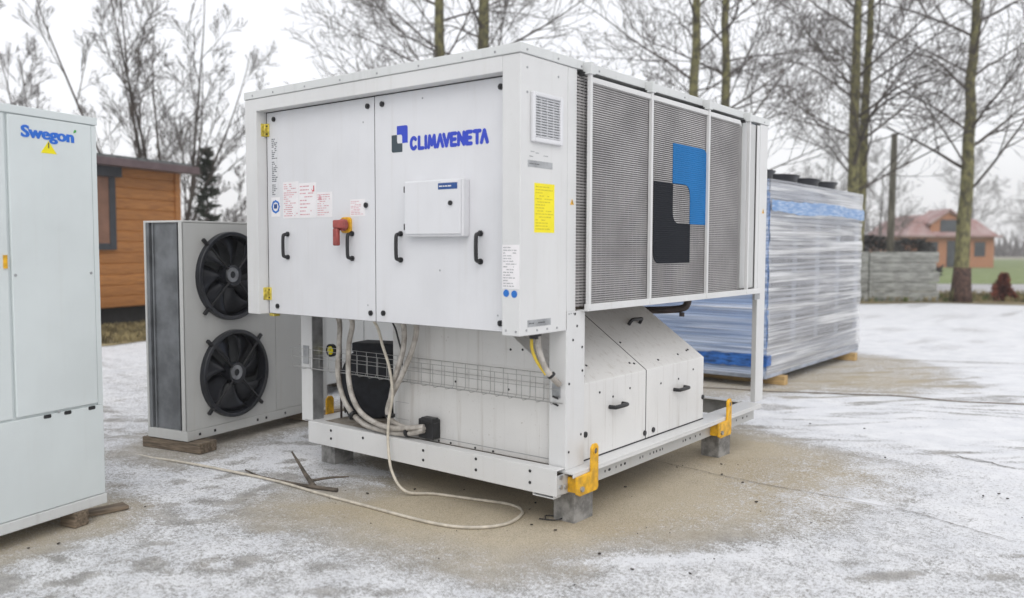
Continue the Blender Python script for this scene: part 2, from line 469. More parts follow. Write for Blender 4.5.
# round test badge, blue ring on white
bd = sticker('F', DF, -2.178, -2.082, 1.748, 1.876, 'paper', dl, name='test_badge', label='white badge with a blue octagonal ring')
q = MB(); q.ring((-2.097, DF - .0012, 1.812), (0, -1, 0), .031, .045, .001, 8); q.build('ring', 'bluedot', bd)
q = MB()
for a in (-.6, .5, 2.1, 3.6): q.obox((-2.097 + .038 * math.cos(a), DF - .0024, 1.812 + .038 * math.sin(a)), (.009 * math.cos(a), 0, .009 * math.sin(a)), (0, .0004, 0), (-.002 * math.sin(a), 0, .002 * math.cos(a)))
for dx, sl in ((-.012, .3), (.0, -.3), (.010, .3)): q.obox((-2.097 + dx, DF - .0018, 1.815), (.006, 0, -.012 * sl), (0, .0004, 0), (sl * .004, 0, .014))
q.build('lettering', 'paper' if False else 'navy', bd)

# rotary isolator
q = MB()
q.prism(rounded([(-1.436, 1.634), (-1.346, 1.634), (-1.346, 1.73), (-1.436, 1.73)], .025, (0, 1, 2, 3)), 1, DF - .016, DF)
isol = q.build('isolator_plate', 'yellow', dl, .003); isol['label'] = 'yellow isolator plate with a red turning handle'
q = MB()
q.cyl((-1.392, DF - .016, 1.682), (-1.392, DF - .052, 1.682), .036, 24)
q.box(-1.438, -1.325, DF - .078, DF - .050, 1.660, 1.712)
q.box(-1.438, -1.396, DF - .078, DF - .050, 1.556, 1.661)
q.build('turning_handle', 'red', isol, .008, True, 3)

# lettering on right door
def stroke(mb, a, b, w, d, th):
    a = Vector(a); b = Vector(b); t = (b - a).normalized(); n = Vector((-t.y, t.x)) * w; pts = []
    ang = math.atan2(t.y, t.x)
    for k in range(7):
        x = ang - PI / 2 + PI * k / 6; pts.append((b.x + w * math.cos(x), b.y + w * math.sin(x)))
    for k in range(7):
        x = ang + PI / 2 + PI * k / 6; pts.append((a.x + w * math.cos(x), a.y + w * math.sin(x)))
    mb.prism(pts, 1, d - th, d + .0005)
def wordmark(x0, x1, z0, z1, d, w):
    """C L I M A V E N E T A drawn with round strokes, the A without its bar"""
    G = {'C': (.85, [[(.85 - .42 + .42 * math.cos(a), .5 + .5 * math.sin(a)) for a in np.linspace(.75, 2 * PI - .75, 10)]]),
         'L': (.62, [[(0, 1), (0, 0), (.6, 0)]]), 'I': (.0, [[(0, 0), (0, 1)]]),
         'M': (.98, [[(0, 0), (.14, 1), (.49, .2), (.84, 1), (.98, 0)]]),
         'A': (.80, [[(0, 0), (.40, 1), (.80, 0)]]), 'V': (.80, [[(0, 1), (.40, 0), (.80, 1)]]),
         'E': (.62, [[(.62, 0), (0, 0), (0, 1), (.62, 1)], [(0, .5), (.55, .5)]]),
         'N': (.76, [[(0, 0), (0, 1), (.76, 0), (.76, 1)]]), 'T': (.8, [[(0, 1), (.8, 1)], [(.4, 1), (.4, 0)]])}
    word = 'CLIMAVENETA'; gap = .42
    kern = {('A', 'V'): -.28, ('T', 'A'): -.22, ('M', 'A'): -.08, ('V', 'E'): -.1, ('I', 'M'): .02}
    tot = 0; pos = []
    for i, c in enumerate(word):
        pos.append(tot); tot += G[c][0] + gap
        if i + 1 < len(word): tot += kern.get((c, word[i + 1]), 0)
    tot -= gap; sx = (x1 - x0) / tot; sz = z1 - z0
    mb = MB(); n = 0
    for c, p in zip(word, pos):
        for pl in G[c][1]:
            for a, b_ in zip(pl, pl[1:]):
                n += 1
                stroke(mb, (x0 + (p + a[0]) * sx, z0 + a[1] * sz), (x0 + (p + b_[0]) * sx, z0 + b_[1] * sz), w, d, .0012 + .00003 * n)
    return mb
wm = wordmark(-.842, -.278, 2.104, 2.166, DF, .0105)
wm.build('lettering', 'logoblue', dr)
def emblem(x0, x1, z0, z1, face, d, th, mblue, mdark, parent, r=.25):
    u = (x1 - x0) / 3; v = (z1 - z0) / 3
    bl = [(x0 + u, z1 - v), (x0 + u, z1), (x1, z1), (x1, z0 + v), (x1 - u, z0 + v), (x1 - u, z1 - v)]
    dk = [(x0, z1 - v), (x0, z0), (x1 - u, z0), (x1 - u, z0 + v), (x0 + u, z0 + v), (x0 + u, z1 - v)]
    bl = rounded(bl, u * .35, (2, 5)); dk = rounded(dk, u * .35, (1, 4))
    flatpoly(MB(), face, d, bl, th).build('emblem_blue', mblue, parent)
    flatpoly(MB(), face, d, dk, th * 1.15).build('emblem_dark', mdark, parent)
emblem(-.998, -.868, 2.093, 2.242, 'F', DF, .0013, 'logoblue', 'logodark', dr)

# control box on the right door
q = MB(); q.box(-.842, -.402, DF - .052, DF, 1.606, 1.918)
cb = q.build('control_box', 'panel', dr, .007, False, 3)
q = MB(); q.box(-.836, -.414, DF - .060, DF - .052, 1.620, 1.912); q.build('box_lid', 'panel', cb, .004, False, 2)
q = MB(); q.box(-.848, -.841, DF - .055, DF - .035, 1.855, 1.89).box(-.848, -.841, DF - .055, DF - .035, 1.645, 1.68); q.build('box_hinge', 'dark', cb)
q = MB(); q.cyl((-.484, DF - .059, 1.787), (-.484, DF - .070, 1.787), .013, 14); q.build('box_lock', 'black', cb, 0, True)
o = sticker('F', DF - .060, -.577, -.437, 1.862, 1.896, 'navy', cb, 'paper', 1, 12, 'name_label', h=.35)
sticker('F', DF - .060, -.557, -.434, 1.899, 1.908, 'paper', cb, name='name_label')

# column: paper schedule, blue dots
sticker('F', YC, -.114, -.004, 1.338, 1.562, 'paper', crn, 'greyink', 15, 21, 'schedule', h=.3)
q = MB(); q.cyl((-.088, YC, 1.315), (-.088, YC - .0015, 1.315), .019, 24); q.build('round_sticker', 'bluedot', crn)
q = MB(); q.cyl((-.036, YC, 1.312), (-.036, YC - .0015, 1.312), .019, 24); q.build('round_sticker', 'bluedot', crn)

# ventilation grille
q = MB()
q.box(0, .022, -.335, -.312, 2.085, 2.338).box(0, .022, -.094, -.070, 2.085, 2.338).box(0, .022, -.312, -.094, 2.085, 2.11).box(0, .022, -.312, -.094, 2.316, 2.338)
gr = q.build('vent_grille', 'panel', crn, .006, False, 3)
q = MB(); q.box(.0005, .004, -.312, -.094, 2.11, 2.316); q.build('backing', 'greyink', gr)
q = MB()
for i in range(15):
    z = 2.118 + i * .0137; q.obox((.010, -.203, z), (.006, 0, -.0035), (0, .109, 0), (.0012, 0, .0022))
for y in (-.258, -.203, -.148): q.box(.004, .0135, y - .002, y + .002, 2.11, 2.316)
q.build('louvre', 'panel', gr)
sticker('S', 0, -.355, -.140, 1.958, 1.992, 'galv', crn, 'ink', 1, 31, 'rating_plate', h=.5)
sticker('S', 0, -.352, -.148, 1.140, 1.176, 'galv', crn, 'ink', 1, 33, 'rating_plate', h=.5)
sticker('S', 0, -.298, -.121, 1.626, 1.880, 'stickyel', crn, 'inky', 15, 35, 'warning_sticker', label='large yellow warning sticker', h=.28)
q = MB()
for a0, a1, z in [(-.33, -.30, 2.035), (-.34, -.31, 2.01), (-.29, -.26, 2.03), (-.22, -.18, 2.02)]: flat(q, 'S', 0, a0, a1, z, z + .004, .001)
q.build('scribble', 'greyink', crn)
def tri(face, d, a, z, s, parent):
    q = MB(); flatpoly(q, face, d, [(a - s, z - s * .85), (a + s, z - s * .85), (a, z + s * .9)], .0012); o = q.build('hazard_triangle', 'hinge', parent); o.data.materials[0] = M['yellow']
    q = MB(); flat(q, face, d + (-.0011 if face == 'F' else .0011), a - s * .12, a + s * .12, z - s * .5, z + s * .35, .001); q.build('bolt_symbol', 'ink', o)
# upper near post strip beside the coil
q = MB(); q.box(-.05, -.0005, .003, .088, 1.2, 2.5155); us = q.build('upper_post', 'trim', ch, .003)
tri('S', 0, .046, 1.797, .018, us)
q = MB(); q.box(-.012, -.0005, .184, .5, 1.19, 1.2); 

# roof tray
q = MB(); q.box(XL - .006, .006, YC - .006, 2.83, 2.518, 2.568)
rf = q.build('roof', 'trim2', ch, .004)
screws('F', YC - .006, [(-2.22, 2.538), (-2.0, 2.538), (-1.68, 2.538), (-1.35, 2.538), (-1.03, 2.538), (-.70, 2.538), (-.38, 2.538), (-.16, 2.538)], .006, .003).build('screw', 'greyink', rf)
screws('S', .006, [(-.37, 2.538), (-.10, 2.538), (.12, 2.535), (.30, 2.538), (1.35, 2.538), (2.72, 2.535)], .006, .003).build('screw', 'greyink', rf)

# coil body behind the guard, floor of the coil section, left side coil
q = MB(); q.box(-.14, -.03, .10, 2.62, 1.225, 2.5); q.build('coil', 'coil', ch)
q = MB(); q.box(-2.29, -2.18, .10, 2.62, 1.225, 2.5); q.build('coil', 'coil', ch)
q = MB(); q.box(-2.28, -.031, .003, 2.80, 1.19, 1.222); q.box(-2.17, -.15, 2.70, 2.74, 1.222, 2.51); q.build('plenum', 'deck', ch, .002)  # dark deck tone put here to deepen the shade under the coil section
# guard : frame bars, mesh panels
GX = .030
divs = [.150, .835, 1.635, 2.33]
q = MB()
for y in divs: q.box(GX + .002, GX + .026, y - .011, y + .011, 1.205, 2.497)
q.box(GX - .004, GX + .022, .134, 2.60, 1.196, 1.236)
q.box(GX - .004, GX + .018, .166, 2.165, 2.452, 2.482)
q.box(-.03, GX - .004, .134, 2.60, 1.196, 1.204)
gf = q.build('guard_frame', 'trim', ch, .003)
q = MB(); q.obox((.008, 2.252, 2.466), (.022, -.064, 0), (.004, .003, 0), (0, 0, .015)); q.build('bent_rail', 'trim', gf)
for y in divs:
    q = MB(); q.box(.0065, GX + .03, y - .015, y + .015, 2.498, 2.558); q.box(.0065, GX + .033, y - .024, y + .024, 2.492, 2.50)
    q.build('clip', 'trim2', gf, .002)
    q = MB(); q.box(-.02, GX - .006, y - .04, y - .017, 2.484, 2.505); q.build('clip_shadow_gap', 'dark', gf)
def mesh_panel(y0, y1, x=GX, bend=None):
    q = MB(); z = 1.240; k = 0
    while z < 2.452:
        q.box(x - .006, x + .003, y0, y1, z, z + .0068)
        if bend:
            (xb, yb) = bend; cx, cy = (x + xb) / 2, (y1 + yb) / 2; hx, hy = (xb - x) / 2, (yb - y1) / 2
            q.obox((cx - .002, cy, z + .0034), (hx, hy, 0), (.003, .003, 0), (0, 0, .0034))
        z += .0127
    n = int((y1 - y0) / .05)
    for i in range(1, n):
        y = y0 + (y1 - y0) * i / n
        q.box(x - .012, x - .0105, y - .0012, y + .0012, 1.236, 2.452)
    return q.build('mesh_panel', 'mesh', ch)
mesh_panel(.166, .819); mp2 = mesh_panel(.851, 1.619); mesh_panel(1.651, 2.19, GX, (-.01, 2.318))
q = MB(); z = 1.225
while z < 2.49:
    q.box(-.03, -.004, .089, .25, z, z + .0095); z += .0165
q.box(-.03, -.003, .12, .124, 1.22, 2.5).box(-.03, -.003, .16, .164, 1.22, 2.5).box(-.03, -.003, .2, .204, 1.22, 2.5)
q.build('coil_end_fins', 'mesh', ch)
q = MB(); q.box(-.03, -.008, 2.33, 2.585, 1.24, 2.5); q.box(-.06, -.03, 2.6, 2.655, 1.2, 2.5); q.build('coil_end_plate', 'rail', ch, .003)
q = MB(); q.box(-.006, .0, 2.60, 2.653, 1.2, 2.5); q.build('coil_side_strip', 'trim', ch, .002)
q = MB(); q.box(GX - .004, GX + .016, 2.50, 2.60, 1.15, 1.195); q.build('corner_bracket', 'galv', ch, .002)
# large emblem painted across the middle mesh panel
emblem(.893, 1.642, 1.450, 2.220, 'S', GX + .0032, .004, 'bigblue', 'bigblack', mp2)
q = MB(); q.box(-.006, .0006, 2.70, 2.812, 1.79, 1.80); 
tri('S', 0, 2.742, 1.842, .022, ch.children[0] if False else us)

# lower acoustic housing with sloping lid
prof = [(-1.41, .323), (-.035, .323), (-.035, .77), (-.53, 1.115), (-1.41, 1.115)]
q = MB(); q.prism([(x, z) for x, z in prof], 1, .055, 1.79)
hs = q.build('acoustic_housing', 'lowbox', ch, .004)
q = MB()
sl = Vector((-.53 + .035, 1.115 - .77)).normalized()
q.box(-.0365, -.0335, .95, .956, .33, .77)
q.obox((-.2825, .953, .9425), (sl.x * .30, 0, sl.y * .30), (0, .003, 0), (-sl.y * .0016, 0, sl.x * .0016))
q.build('panel_seam', 'dark', hs)
q = MB(); q.box(-.045, -.033, .0555, 1.7895, .3225, .3305); q.build('bottom_gap', 'dark', hs)
q = MB(); q.box(-1.40, -.12, .0535, .0555, .352, .356).box(-1.385, -1.265, .0535, .0555, .43, .432).box(-1.385, -1.383, .0535, .0555, .43, .54).box(-1.385, -1.265, .0535, .0555, .54, .542); q.build('front_seam', 'greyink', hs)
def hhandle(c, along, out, parent, L=.15):
    c, along, out = Vector(c), Vector(along).normalized(), Vector(out).normalized(); q = MB(); h = L / 2
    q.tube(curve_pts([c - along * h, c - along * (h - .004) + out * .03, c - along * (h - .02) + out * .042, c + along * (h - .02) + out * .042, c + along * (h - .004) + out * .03, c + along * h], 5), .0125, 10)
    return q.build('handle', 'black', parent, 0, True)
hhandle((-.035, .585, .598), (0, 1, 0), (1, 0, 0), hs)
hhandle((-.035, 1.41, .594), (0, 1, 0), (1, 0, 0), hs)
nrm = Vector((-sl.y, 0, sl.x)); nrm = nrm if nrm.z > 0 else -nrm
hhandle((-.385, 1.40, 1.014), (0, 1, 0), nrm, hs)
screws('S', -.035, [(.247, .476), (.939, .366), (1.052, .368), (1.776, .483)], .017, .008, 14).build('knob', 'black', hs)
screws('S', -.035, [(.40, .70), (.75, .68), (1.15, .66), (1.62, .70), (.55, .655), (1.4, .66)], .007, .003).build('screw', 'dark', hs)
q = MB()
for y, t in [(.3, .1), (.42, .22), (.9, .12), (.86, .14), (1.2, .1), (1.5, .12), (1.66, .15), (1.69, .16), (.6, .5), (.2, .4), (1.0, .45)]:
    p = Vector((-.035 + (-.495) * t, y, .77 + .345 * t)); MB().tube([p - nrm * .001, p + nrm * .004], .008, 8).build('screw', 'dark', hs)
screws('F', .055, [(-.341, .961), (-.859, .724), (-.443, .719), (-.429, .955), (-1.0, .335), (-.9, .335), (-.7, .335), (-.56, .335)], .007, .003).build('screw', 'dark', hs)

# compressor in the open bay
cx_, cz_ = -2.015, .575
def comp():
    q = MB(); ax = Vector((.35, -1, 0)).normalized(); c = Vector((-1.90, .30, .575))
    rr = [.002, .20, .25, .265, .265, .26, .002]; dd = [-.004, .0, .012, .04, .2, .26, .261]
    q.tube([c - ax * d for d in dd], [max(r, .001) for r in rr], 36)
    o = q.build('compressor', 'rubber', ch, 0, True)
    q = MB(); q.obox(c - ax * .13 + Vector((.03, 0, .252)), Vector((.17, .06, 0)), (.03, -.1, 0), (0, 0, .035)); q.build('terminal_box', 'rubber', o, .01)
    q = MB(); q.obox(c - ax * .13 + Vector((0, 0, -.275)), Vector((.14, .05, 0)), (.02, -.08, 0), (0, 0, .012)); q.build('mounting_foot', 'black', o, .004)
    q = MB(); q.tube(curve_pts([(-2.1, .24, .35), (-2.06, .2, .40), (-1.98, .19, .33), (-1.85, .16, .36), (-1.7, .15, .33)], 6), .006, 6); q.build('wire', 'black', o)
comp()
q = MB(); q.tube([(-2.05, .16, .33), (-2.05, .16, 1.10)], .008, 8)
gp = q.build('gauge_pipe', 'copper', ch)
q = MB(); q.cyl((-2.118, .12, .812), (-2.118, .145, .812), .046, 24); q.box(-2.1, -2.045, .146, .156, .805, .815)
q.build('gauge_case', 'black', gp, 0, True)
q = MB(); q.cyl((-2.115, .1205, .812), (-2.115, .1185, .812), .030, 20); q.build('gauge_dial', 'stickyel', gp)
q = MB(); q.box(-2.117, -2.113, .1172, .1186, .81, .832); q.build('gauge_needle', 'ink', gp)
q = MB(); q.tube(curve_pts([(-.30, 2.05, 1.19), (-.30, 2.05, 1.13), (-.34, 2.03, 1.09), (-.5, 1.95, 1.075), (-.9, 1.85, 1.06)], 6), .028, 12); q.build('refrigerant_pipe', 'copper', ch, 0, True)
q = MB(); q.cyl((-.335, 2.03, 1.06), (-.335, 2.03, 1.03), .02, 10); q.build('pipe_drain', 'copper', ch)

# wire tray
q = MB(); w = .0019
for (y, z) in [(.035, .845), (-.045, .832), (.035, .782), (-.045, .775), (-.045, .700), (.035, .700), (-.005, .694)]:
    q.tube([(-2.36, y, z), (-.018, y, z)], w, 6)
x = -2.33
while x < -.03:
    q.tube([(x, .035, .845), (x, .035, .70), (x, .022, .688), (x, -.032, .688), (x, -.045, .70), (x, -.045, .832)], w, 6); x += .098
q.build('wire_tray', 'steel', ch)
q = MB(); q.box(-.09, -.035, -.006, -.001, .72, .80).box(-2.262, -2.2, -.006, -.001, .72, .85); q.build('tray_bracket', 'galv', ch, .002)
q = MB(); q.tube([(-.075, -.012, .728), (-.02, -.05, .728)], .006, 8); q.tube([(-.075, -.012, .69), (-.02, -.05, .69)], .006, 8); q.build('tray_end', 'black', ch)

# conduits and cables of the machine
hoses = [
 [(-1.796, -.10, 1.11), (-1.800, -.06, 1.04), (-1.819, -.05, .889), (-1.822, -.06, .686), (-1.753, -.06, .51), (-1.586, -.06, .392), (-1.368, -.06, .366), (-1.186, -.05, .372), (-1.05, -.03, .408)],
 [(-1.666, -.10, 1.11), (-1.672, -.06, 1.04), (-1.708, -.06, .897), (-1.701, -.07, .664), (-1.624, -.08, .51), (-1.489, -.085, .430), (-1.275, -.08, .400), (-1.05, -.03, .430)],
 [(-1.066, -.10, 1.11), (-1.080, -.06, 1.04), (-1.129, -.05, .909), (-1.210, -.06, .744), (-1.310, -.06, .587), (-1.339, -.06, .478), (-1.266, -.045, .418), (-1.141, -.02, .400), (-1.05, -.0, .420)],
 [(-1.185, -.10, 1.11), (-1.190, -.06, 1.04), (-1.209, -.05, .903), (-1.273, -.06, .719), (-1.347, -.03, .557), (-1.357, -.03, .452), (-1.285, -.02, .395), (-1.16, .0, .37), (-1.05, .01, .40)]]
for h in hoses: MB().tube(curve_pts(h, 8), .0175, 12).build('conduit', 'hose', ch, 0, True)
q = MB(); q.tube(curve_pts([(-1.279, -.1, 1.11), (-1.27, -.06, 1.04), (-1.244, -.06, .976), (-1.235, -.04, .888), (-1.24, -.03, .80)], 6), .006, 8); q.build('conduit', 'black', ch)
for p, t in [((-1.66, -.072, .435), (1, 0, -.6)), ((-1.33, -.05, .47), (0, 0, 1)), ((-1.17, -.05, .385), (1, 0, .1))]:
    t = Vector(t).normalized(); p = Vector(p); MB().tube([p - t * .008, p + t * .008], .034, 12).build('cable_tie', 'black', ch)
q = MB(); q.box(-1.115, -.985, -.015, .0545, .352, .475).box(-1.08, -.975, -.03, .03, .455, .49)
q.build('cable_entry_box', 'black', ch, .008)
# earth cable gland and short hose under the side panel
q = MB(); q.cyl((-.118, -.13, ZB - .004), (-.118, -.13, ZB - .03), .036, 18); q.cyl((-.118, -.13, ZB - .03), (-.118, -.13, ZB - .045), .03, 6); gl = q.build('cable_gland', 'black', ch, 0, True)
q = MB(); q.tube(curve_pts([(-.104, -.12, 1.07), (-.098, -.12, 1.0), (-.07, -.10, .90), (-.04, -.06, .835), (-.03, -.02, .80)], 8), .017, 12); q.build('conduit', 'hose', ch, 0, True)
q = MB(); q.tube(curve_pts([(-.132, -.138, 1.07), (-.128, -.14, 1.0), (-.105, -.125, .93), (-.07, -.09, .86)], 8), .009, 8); q.build('earth_wire', 'yelgreen', ch, 0, True)
q = MB(); q.cyl((-.05, -.075, .86), (-.045, -.068, .85), .024, 12); q.build('cable_tie', 'black', ch)

# white power cable: hangs from the cabinet, lies on the ground (a thing of its own)
pts = [(-1.383, -.15, 1.10), (-1.372, -.11, 1.03), (-1.338, -.105, .928), (-1.276, -.105, .787), (-1.25, -.105, .618), (-1.28, -.11, .454), (-1.27, -.125, .30), (-1.22, -.14, .14), (-1.12, -.12, .03),
       (-.993, .005, .009), (-.753, .067, .009), (-.487, .126, .009), (-.335, .05, .009), (-.285, -.17, .009), (-.401, -.338, .009), (-.632, -.414, .009), (-1.15, -.431, .009), (-1.554, -.44, .009), (-2.018, -.436, .009), (-2.6, -.50, .009), (-3.0, -.56, .007), (-3.3, -.60, -.004), (-3.7, -.62, -.016)]
q = MB(); q.tube(curve_pts(pts, 10), .0092, 10)
tag(q.build('power_cable', 'cable', None, 0, True), 'cream power cable hanging from the chiller cabinet and looping over the sandy ground', 'cable')
q = MB(); q.tube(curve_pts([(-1.6, 4.75, .008), (-1.2, 4.93, .008), (-.797, 5.041, .008), (-.35, 5.28, .008), (-.066, 5.396, .008), (.363, 5.62, .008), (.9, 5.66, .008), (1.46, 5.9, .008), (2.6, 6.3, .008), (4.5, 7.2, .008)], 8), .0065, 8)
tag(q.build('ground_cable', 'cable_dark', None, 0, True), 'thin dark cable lying across the snow right of the chiller', 'cable')

# concrete blocks carrying the chiller
def block(x0, x1, y0, y1, label):
    r = thing('concrete_block', label, 'block', ((x0 + x1) / 2, (y0 + y1) / 2, 0), random.uniform(-.03, .03), 'concrete blocks under the chiller')
    a, c = (x1 - x0) / 2, (y1 - y0) / 2
    q = MB(); q.box(-a, a, -c, c, -.01, .1925)
    o = q.build('block_body', 'concrete', r, .006); 
    return r
def solo_block(x0, x1, y0, y1, label):
    a, c = (x1 - x0) / 2, (y1 - y0) / 2
    q = MB(); q.box(-a, a, -c, c, -.01, .1775)
    o = q.build('concrete_block', 'concrete', None, .006); o.location = ((x0 + x1) / 2, (y0 + y1) / 2, 0); o.rotation_euler = (0, 0, random.uniform(-.04, .04))
    o.scale = (1, 1, 1.07)
    return tag(o, label, 'block', 'concrete blocks under the chiller')
solo_block(-.150, -.004, .10, .29, 'grey concrete block under the chiller corner nearest the camera')
solo_block(-.150, -.004, 2.01, 2.20, 'grey concrete block under the far yellow lug of the chiller')
solo_block(-2.215, -2.07, .11, .29, 'grey concrete block under the chiller end by the round compressor')

# ------------------------------------------------------------------ LEFT CABINET
lu = thing('air_handling_cabinet', 'tall pale mint cabinet with blue lettering at the photo edge', 'cabinet', (-2.161, -1.484, 0), math.atan2(.97466, -.22369))
q = MB(); q.box(-2.4, -.001, .012, 1.05, .10, 2.255); q.build('body', 'leftunit', lu, .004)
q = MB()
q.box(-2.4, -.532, .0, .0125, .665, 2.214); q.build('front_panel', 'leftunit', lu, .004)
q = MB(); q.box(-.516, -.036, -.004, .0125, .668, 2.214); dp = q.build('front_panel', 'leftunit', lu, .004)
q = MB(); q.box(-2.4, -.0, .0, .0125, .145, .655); lp = q.build('front_panel', 'leftunit', lu, .004)
q = MB(); q.box(-.033, .0, .0, .0125, .655, 2.214); q.build('edge_strip', 'leftunit', lu, .003)
q = MB(); q.box(-2.41, .006, -.004, 1.06, 2.219, 2.261); q.build('top_cap', 'leftunit', lu, .004)
q = MB(); q.box(-2.41, .006, -.006, 1.06, .085, .142); q.build('base_rail', 'trim2', lu, .004)
q = MB()
for s in (-.345, -.225, -.075): q.prism(rounded([(s - .022, .635), (s + .022, .635), (s + .022, .655), (s - .022, .655)], .008, (0, 1, 2, 3)), 1, -.0014, .001)
q.build('slot', 'dark', lp)
q = MB()
for s, z in [(-.50, 1.40), (-.06, 1.40), (-.28, .66)]: q.cyl((s, -.004, z), (s, -.007, z), .008, 8)
q.build('screw', 'greyink', dp)
q = MB(); q.box(-.56, -.54, -.006, .001, 1.435, 1.503); q.build('yellow_sticker', 'yellow', lu)
def text(body, size, m, parent, loc, bold=.0, name='lettering', rot=(PI / 2, 0, 0)):
    cu = bpy.data.curves.new(name, 'FONT'); cu.body = body; cu.size = size; cu.offset = bold; cu.extrude = .0008; cu.resolution_u = 4
    o = bpy.data.objects.new(name, cu); COL.objects.link(o)
    dg = bpy.context.evaluated_depsgraph_get(); dg.update()
    me = bpy.data.meshes.new_from_object(o.evaluated_get(dg)); bpy.data.objects.remove(o); bpy.data.curves.remove(cu)
    o = bpy.data.objects.new(name, me); COL.objects.link(o)
    me.materials.clear(); me.materials.append(M[m])
    o.rotation_euler = rot; o.location = loc; o.parent = parent
    return o
tx = text('Swegon', .084, 'swblue', dp, (-.446, -.0052, 2.108), .0016)
wd_ = max(v.co.x for v in tx.data.vertices); bmt = bmesh.new(); bmt.from_mesh(tx.data); keep = list(bmt.faces)
for ox, oz, od in ((.0028, 0, .00003), (-.0028, 0, .00006), (0, .0012, .00009), (.0014, .0012, .00012)):
    d_ = bmesh.ops.duplicate(bmt, geom=list(bmt.verts)[:len(tx.data.vertices)] + list(bmt.edges)[:len(tx.data.edges)] + keep)
    for g_ in d_['geom']:
        if isinstance(g_, bmesh.types.BMVert): g_.co += Vector((ox, oz, od))
bmt.to_mesh(tx.data); bmt.free()
tx.scale = (.300 / wd_, 1, 1)
q = MB(); q.prism([(-.146, 2.158), (-.128, 2.166), (-.130, 2.178), (-.140, 2.176)], 1, -.0055, -.004); q.build('leaf_mark', 'green', dp)
q = MB(); q.prism([(-.340, 2.035), (-.248, 2.035), (-.294, 2.100)], 1, -.0055, -.0035); ht = q.build('hazard_triangle', 'stickyel', dp)
q = MB(); q.box(-.298, -.292, -.0066, -.005, 2.062, 2.092); q.build('bolt_symbol', 'ink', ht)
q = MB()
for s, z, w_, h_ in [(-.315, 1.70, .006, .03), (-.30, 1.715, .012, .006), (-.275, 1.695, .012, .02), (-.268, 1.672, .008, .015)]: q.box(s, s + w_, -.0048, -.0035, z, z + h_)
q.build('scribble', 'greyink', dp)
q = MB(); q.box(-.33, -.20, -.0052, -.0035, 1.64, 2.03); q.build('tape_strip', 'leftunit', dp)

def board(name, label, cat, c, half, rz, m, group=None, bev=.006):
    q = MB(); q.box(-half[0], half[0], -half[1], half[1], 0, half[2] * 2)
    o = q.build(name, m, None, bev); o.location = c; o.rotation_euler = (0, 0, rz)
    return tag(o, label, cat, group)
board('timber_block', 'weathered timber block under the mint cabinet, its end facing out', 'timber', (-2.165, -1.66, 0), (.06, .045, .0425), .25, 'wood')
board('timber_board', 'flat weathered board poking out from under the mint cabinet', 'timber', (-2.27, -1.47, 0), (.15, .05, .012), 1.45, 'wood')
board('timber_board', 'thick weathered bearer under the middle of the mint cabinet', 'timber', (-2.30, -2.35, 0), (.25, .05, .0425), .1, 'wood')

# ------------------------------------------------------------------ FAN UNIT
fu = thing('condenser_unit', 'grey white condenser with two black fans standing one above the other', 'condenser', (-3.183, -.367, 0), math.atan2(.98139, -.19204))
Lf = 1.62
def plate_hole(q, x0, x1, z0, z1, cx, cz, r, y0, y1, n=48):
    """rectangular plate with a round hole, thickness y0..y1"""
    i = len(q.v)
    angs = sorted([2 * PI * k / n + .003 for k in range(n)] + [math.atan2(zz - cz, xx - cx) % (2 * PI) for xx in (x0, x1) for zz in (z0, z1)]); n = len(angs)
    for k in range(n):
        a = angs[k]; c, s = math.cos(a), math.sin(a)
        tx_ = ((x1 - cx) / c if c > 1e-9 else (x0 - cx) / c if c < -1e-9 else 1e9); tz_ = ((z1 - cz) / s if s > 1e-9 else (z0 - cz) / s if s < -1e-9 else 1e9)
        t = min(tx_, tz_)
        for y in (y0, y1): q.v += [(cx + r * c, y, cz + r * s), (cx + t * c, y, cz + t * s)]
    for k in range(n):
        a = i + 4 * k; b = i + 4 * ((k + 1) % n)
        q.f += [(a, b, b + 1, a + 1), (a + 2, a + 3, b + 3, b + 2), (a, a + 2, b + 2, b)]
        
q = MB()
F1, F2, FR = (.455, 1.318), (.480, .545), .343
plate_hole(q, 0, .955, .935, 1.725, F1[0], F1[1], FR, 0, .012)
plate_hole(q, 0, .955, .16, .935, F2[0], F2[1], FR, 0, .012)
q.build('fan_panel', 'fanunit', fu)
q = MB(); q.box(.96, Lf, 0, .012, .16, 1.725); q.build('side_cover', 'fanunit', fu, .003)
q = MB(); q.box(0, Lf, -.004, .42, .085, .158); q.box(0, Lf, .0, .42, 1.727, 1.742)
q.box(0, .035, .012, .05, .158, 1.727).box(0, .035, .40, .42, .158, 1.727).box(Lf - .04, Lf, .385, .42, .158, 1.727).box(Lf - .015, Lf, .012, .385, .158, 1.727)
q.build('casing', 'fanunit', fu, .003)
for s, w_ in [(.11, .02), (.26, .02), (.72, .018), (.82, .018), (1.05, .014), (1.36, .02)]: MB().box(s, s + w_, -.0065, -.003, .112, .132).build('slot', 'dark', fu)
q = MB(); q.box(.022, Lf - .03, .09, .335, .16, 1.725); cl = q.build('coil_block', 'fancoil', fu)
q = MB(); q.box(.012, .03, .078, .092, .16, 1.725).box(.012, .03, .33, .345, .16, 1.725); q.build('coil_rail', 'fancoil', cl)
MB().box(.004, .045, .368, .3995, .158, 1.727).build('rear_post', 'fancoil', fu, .003)
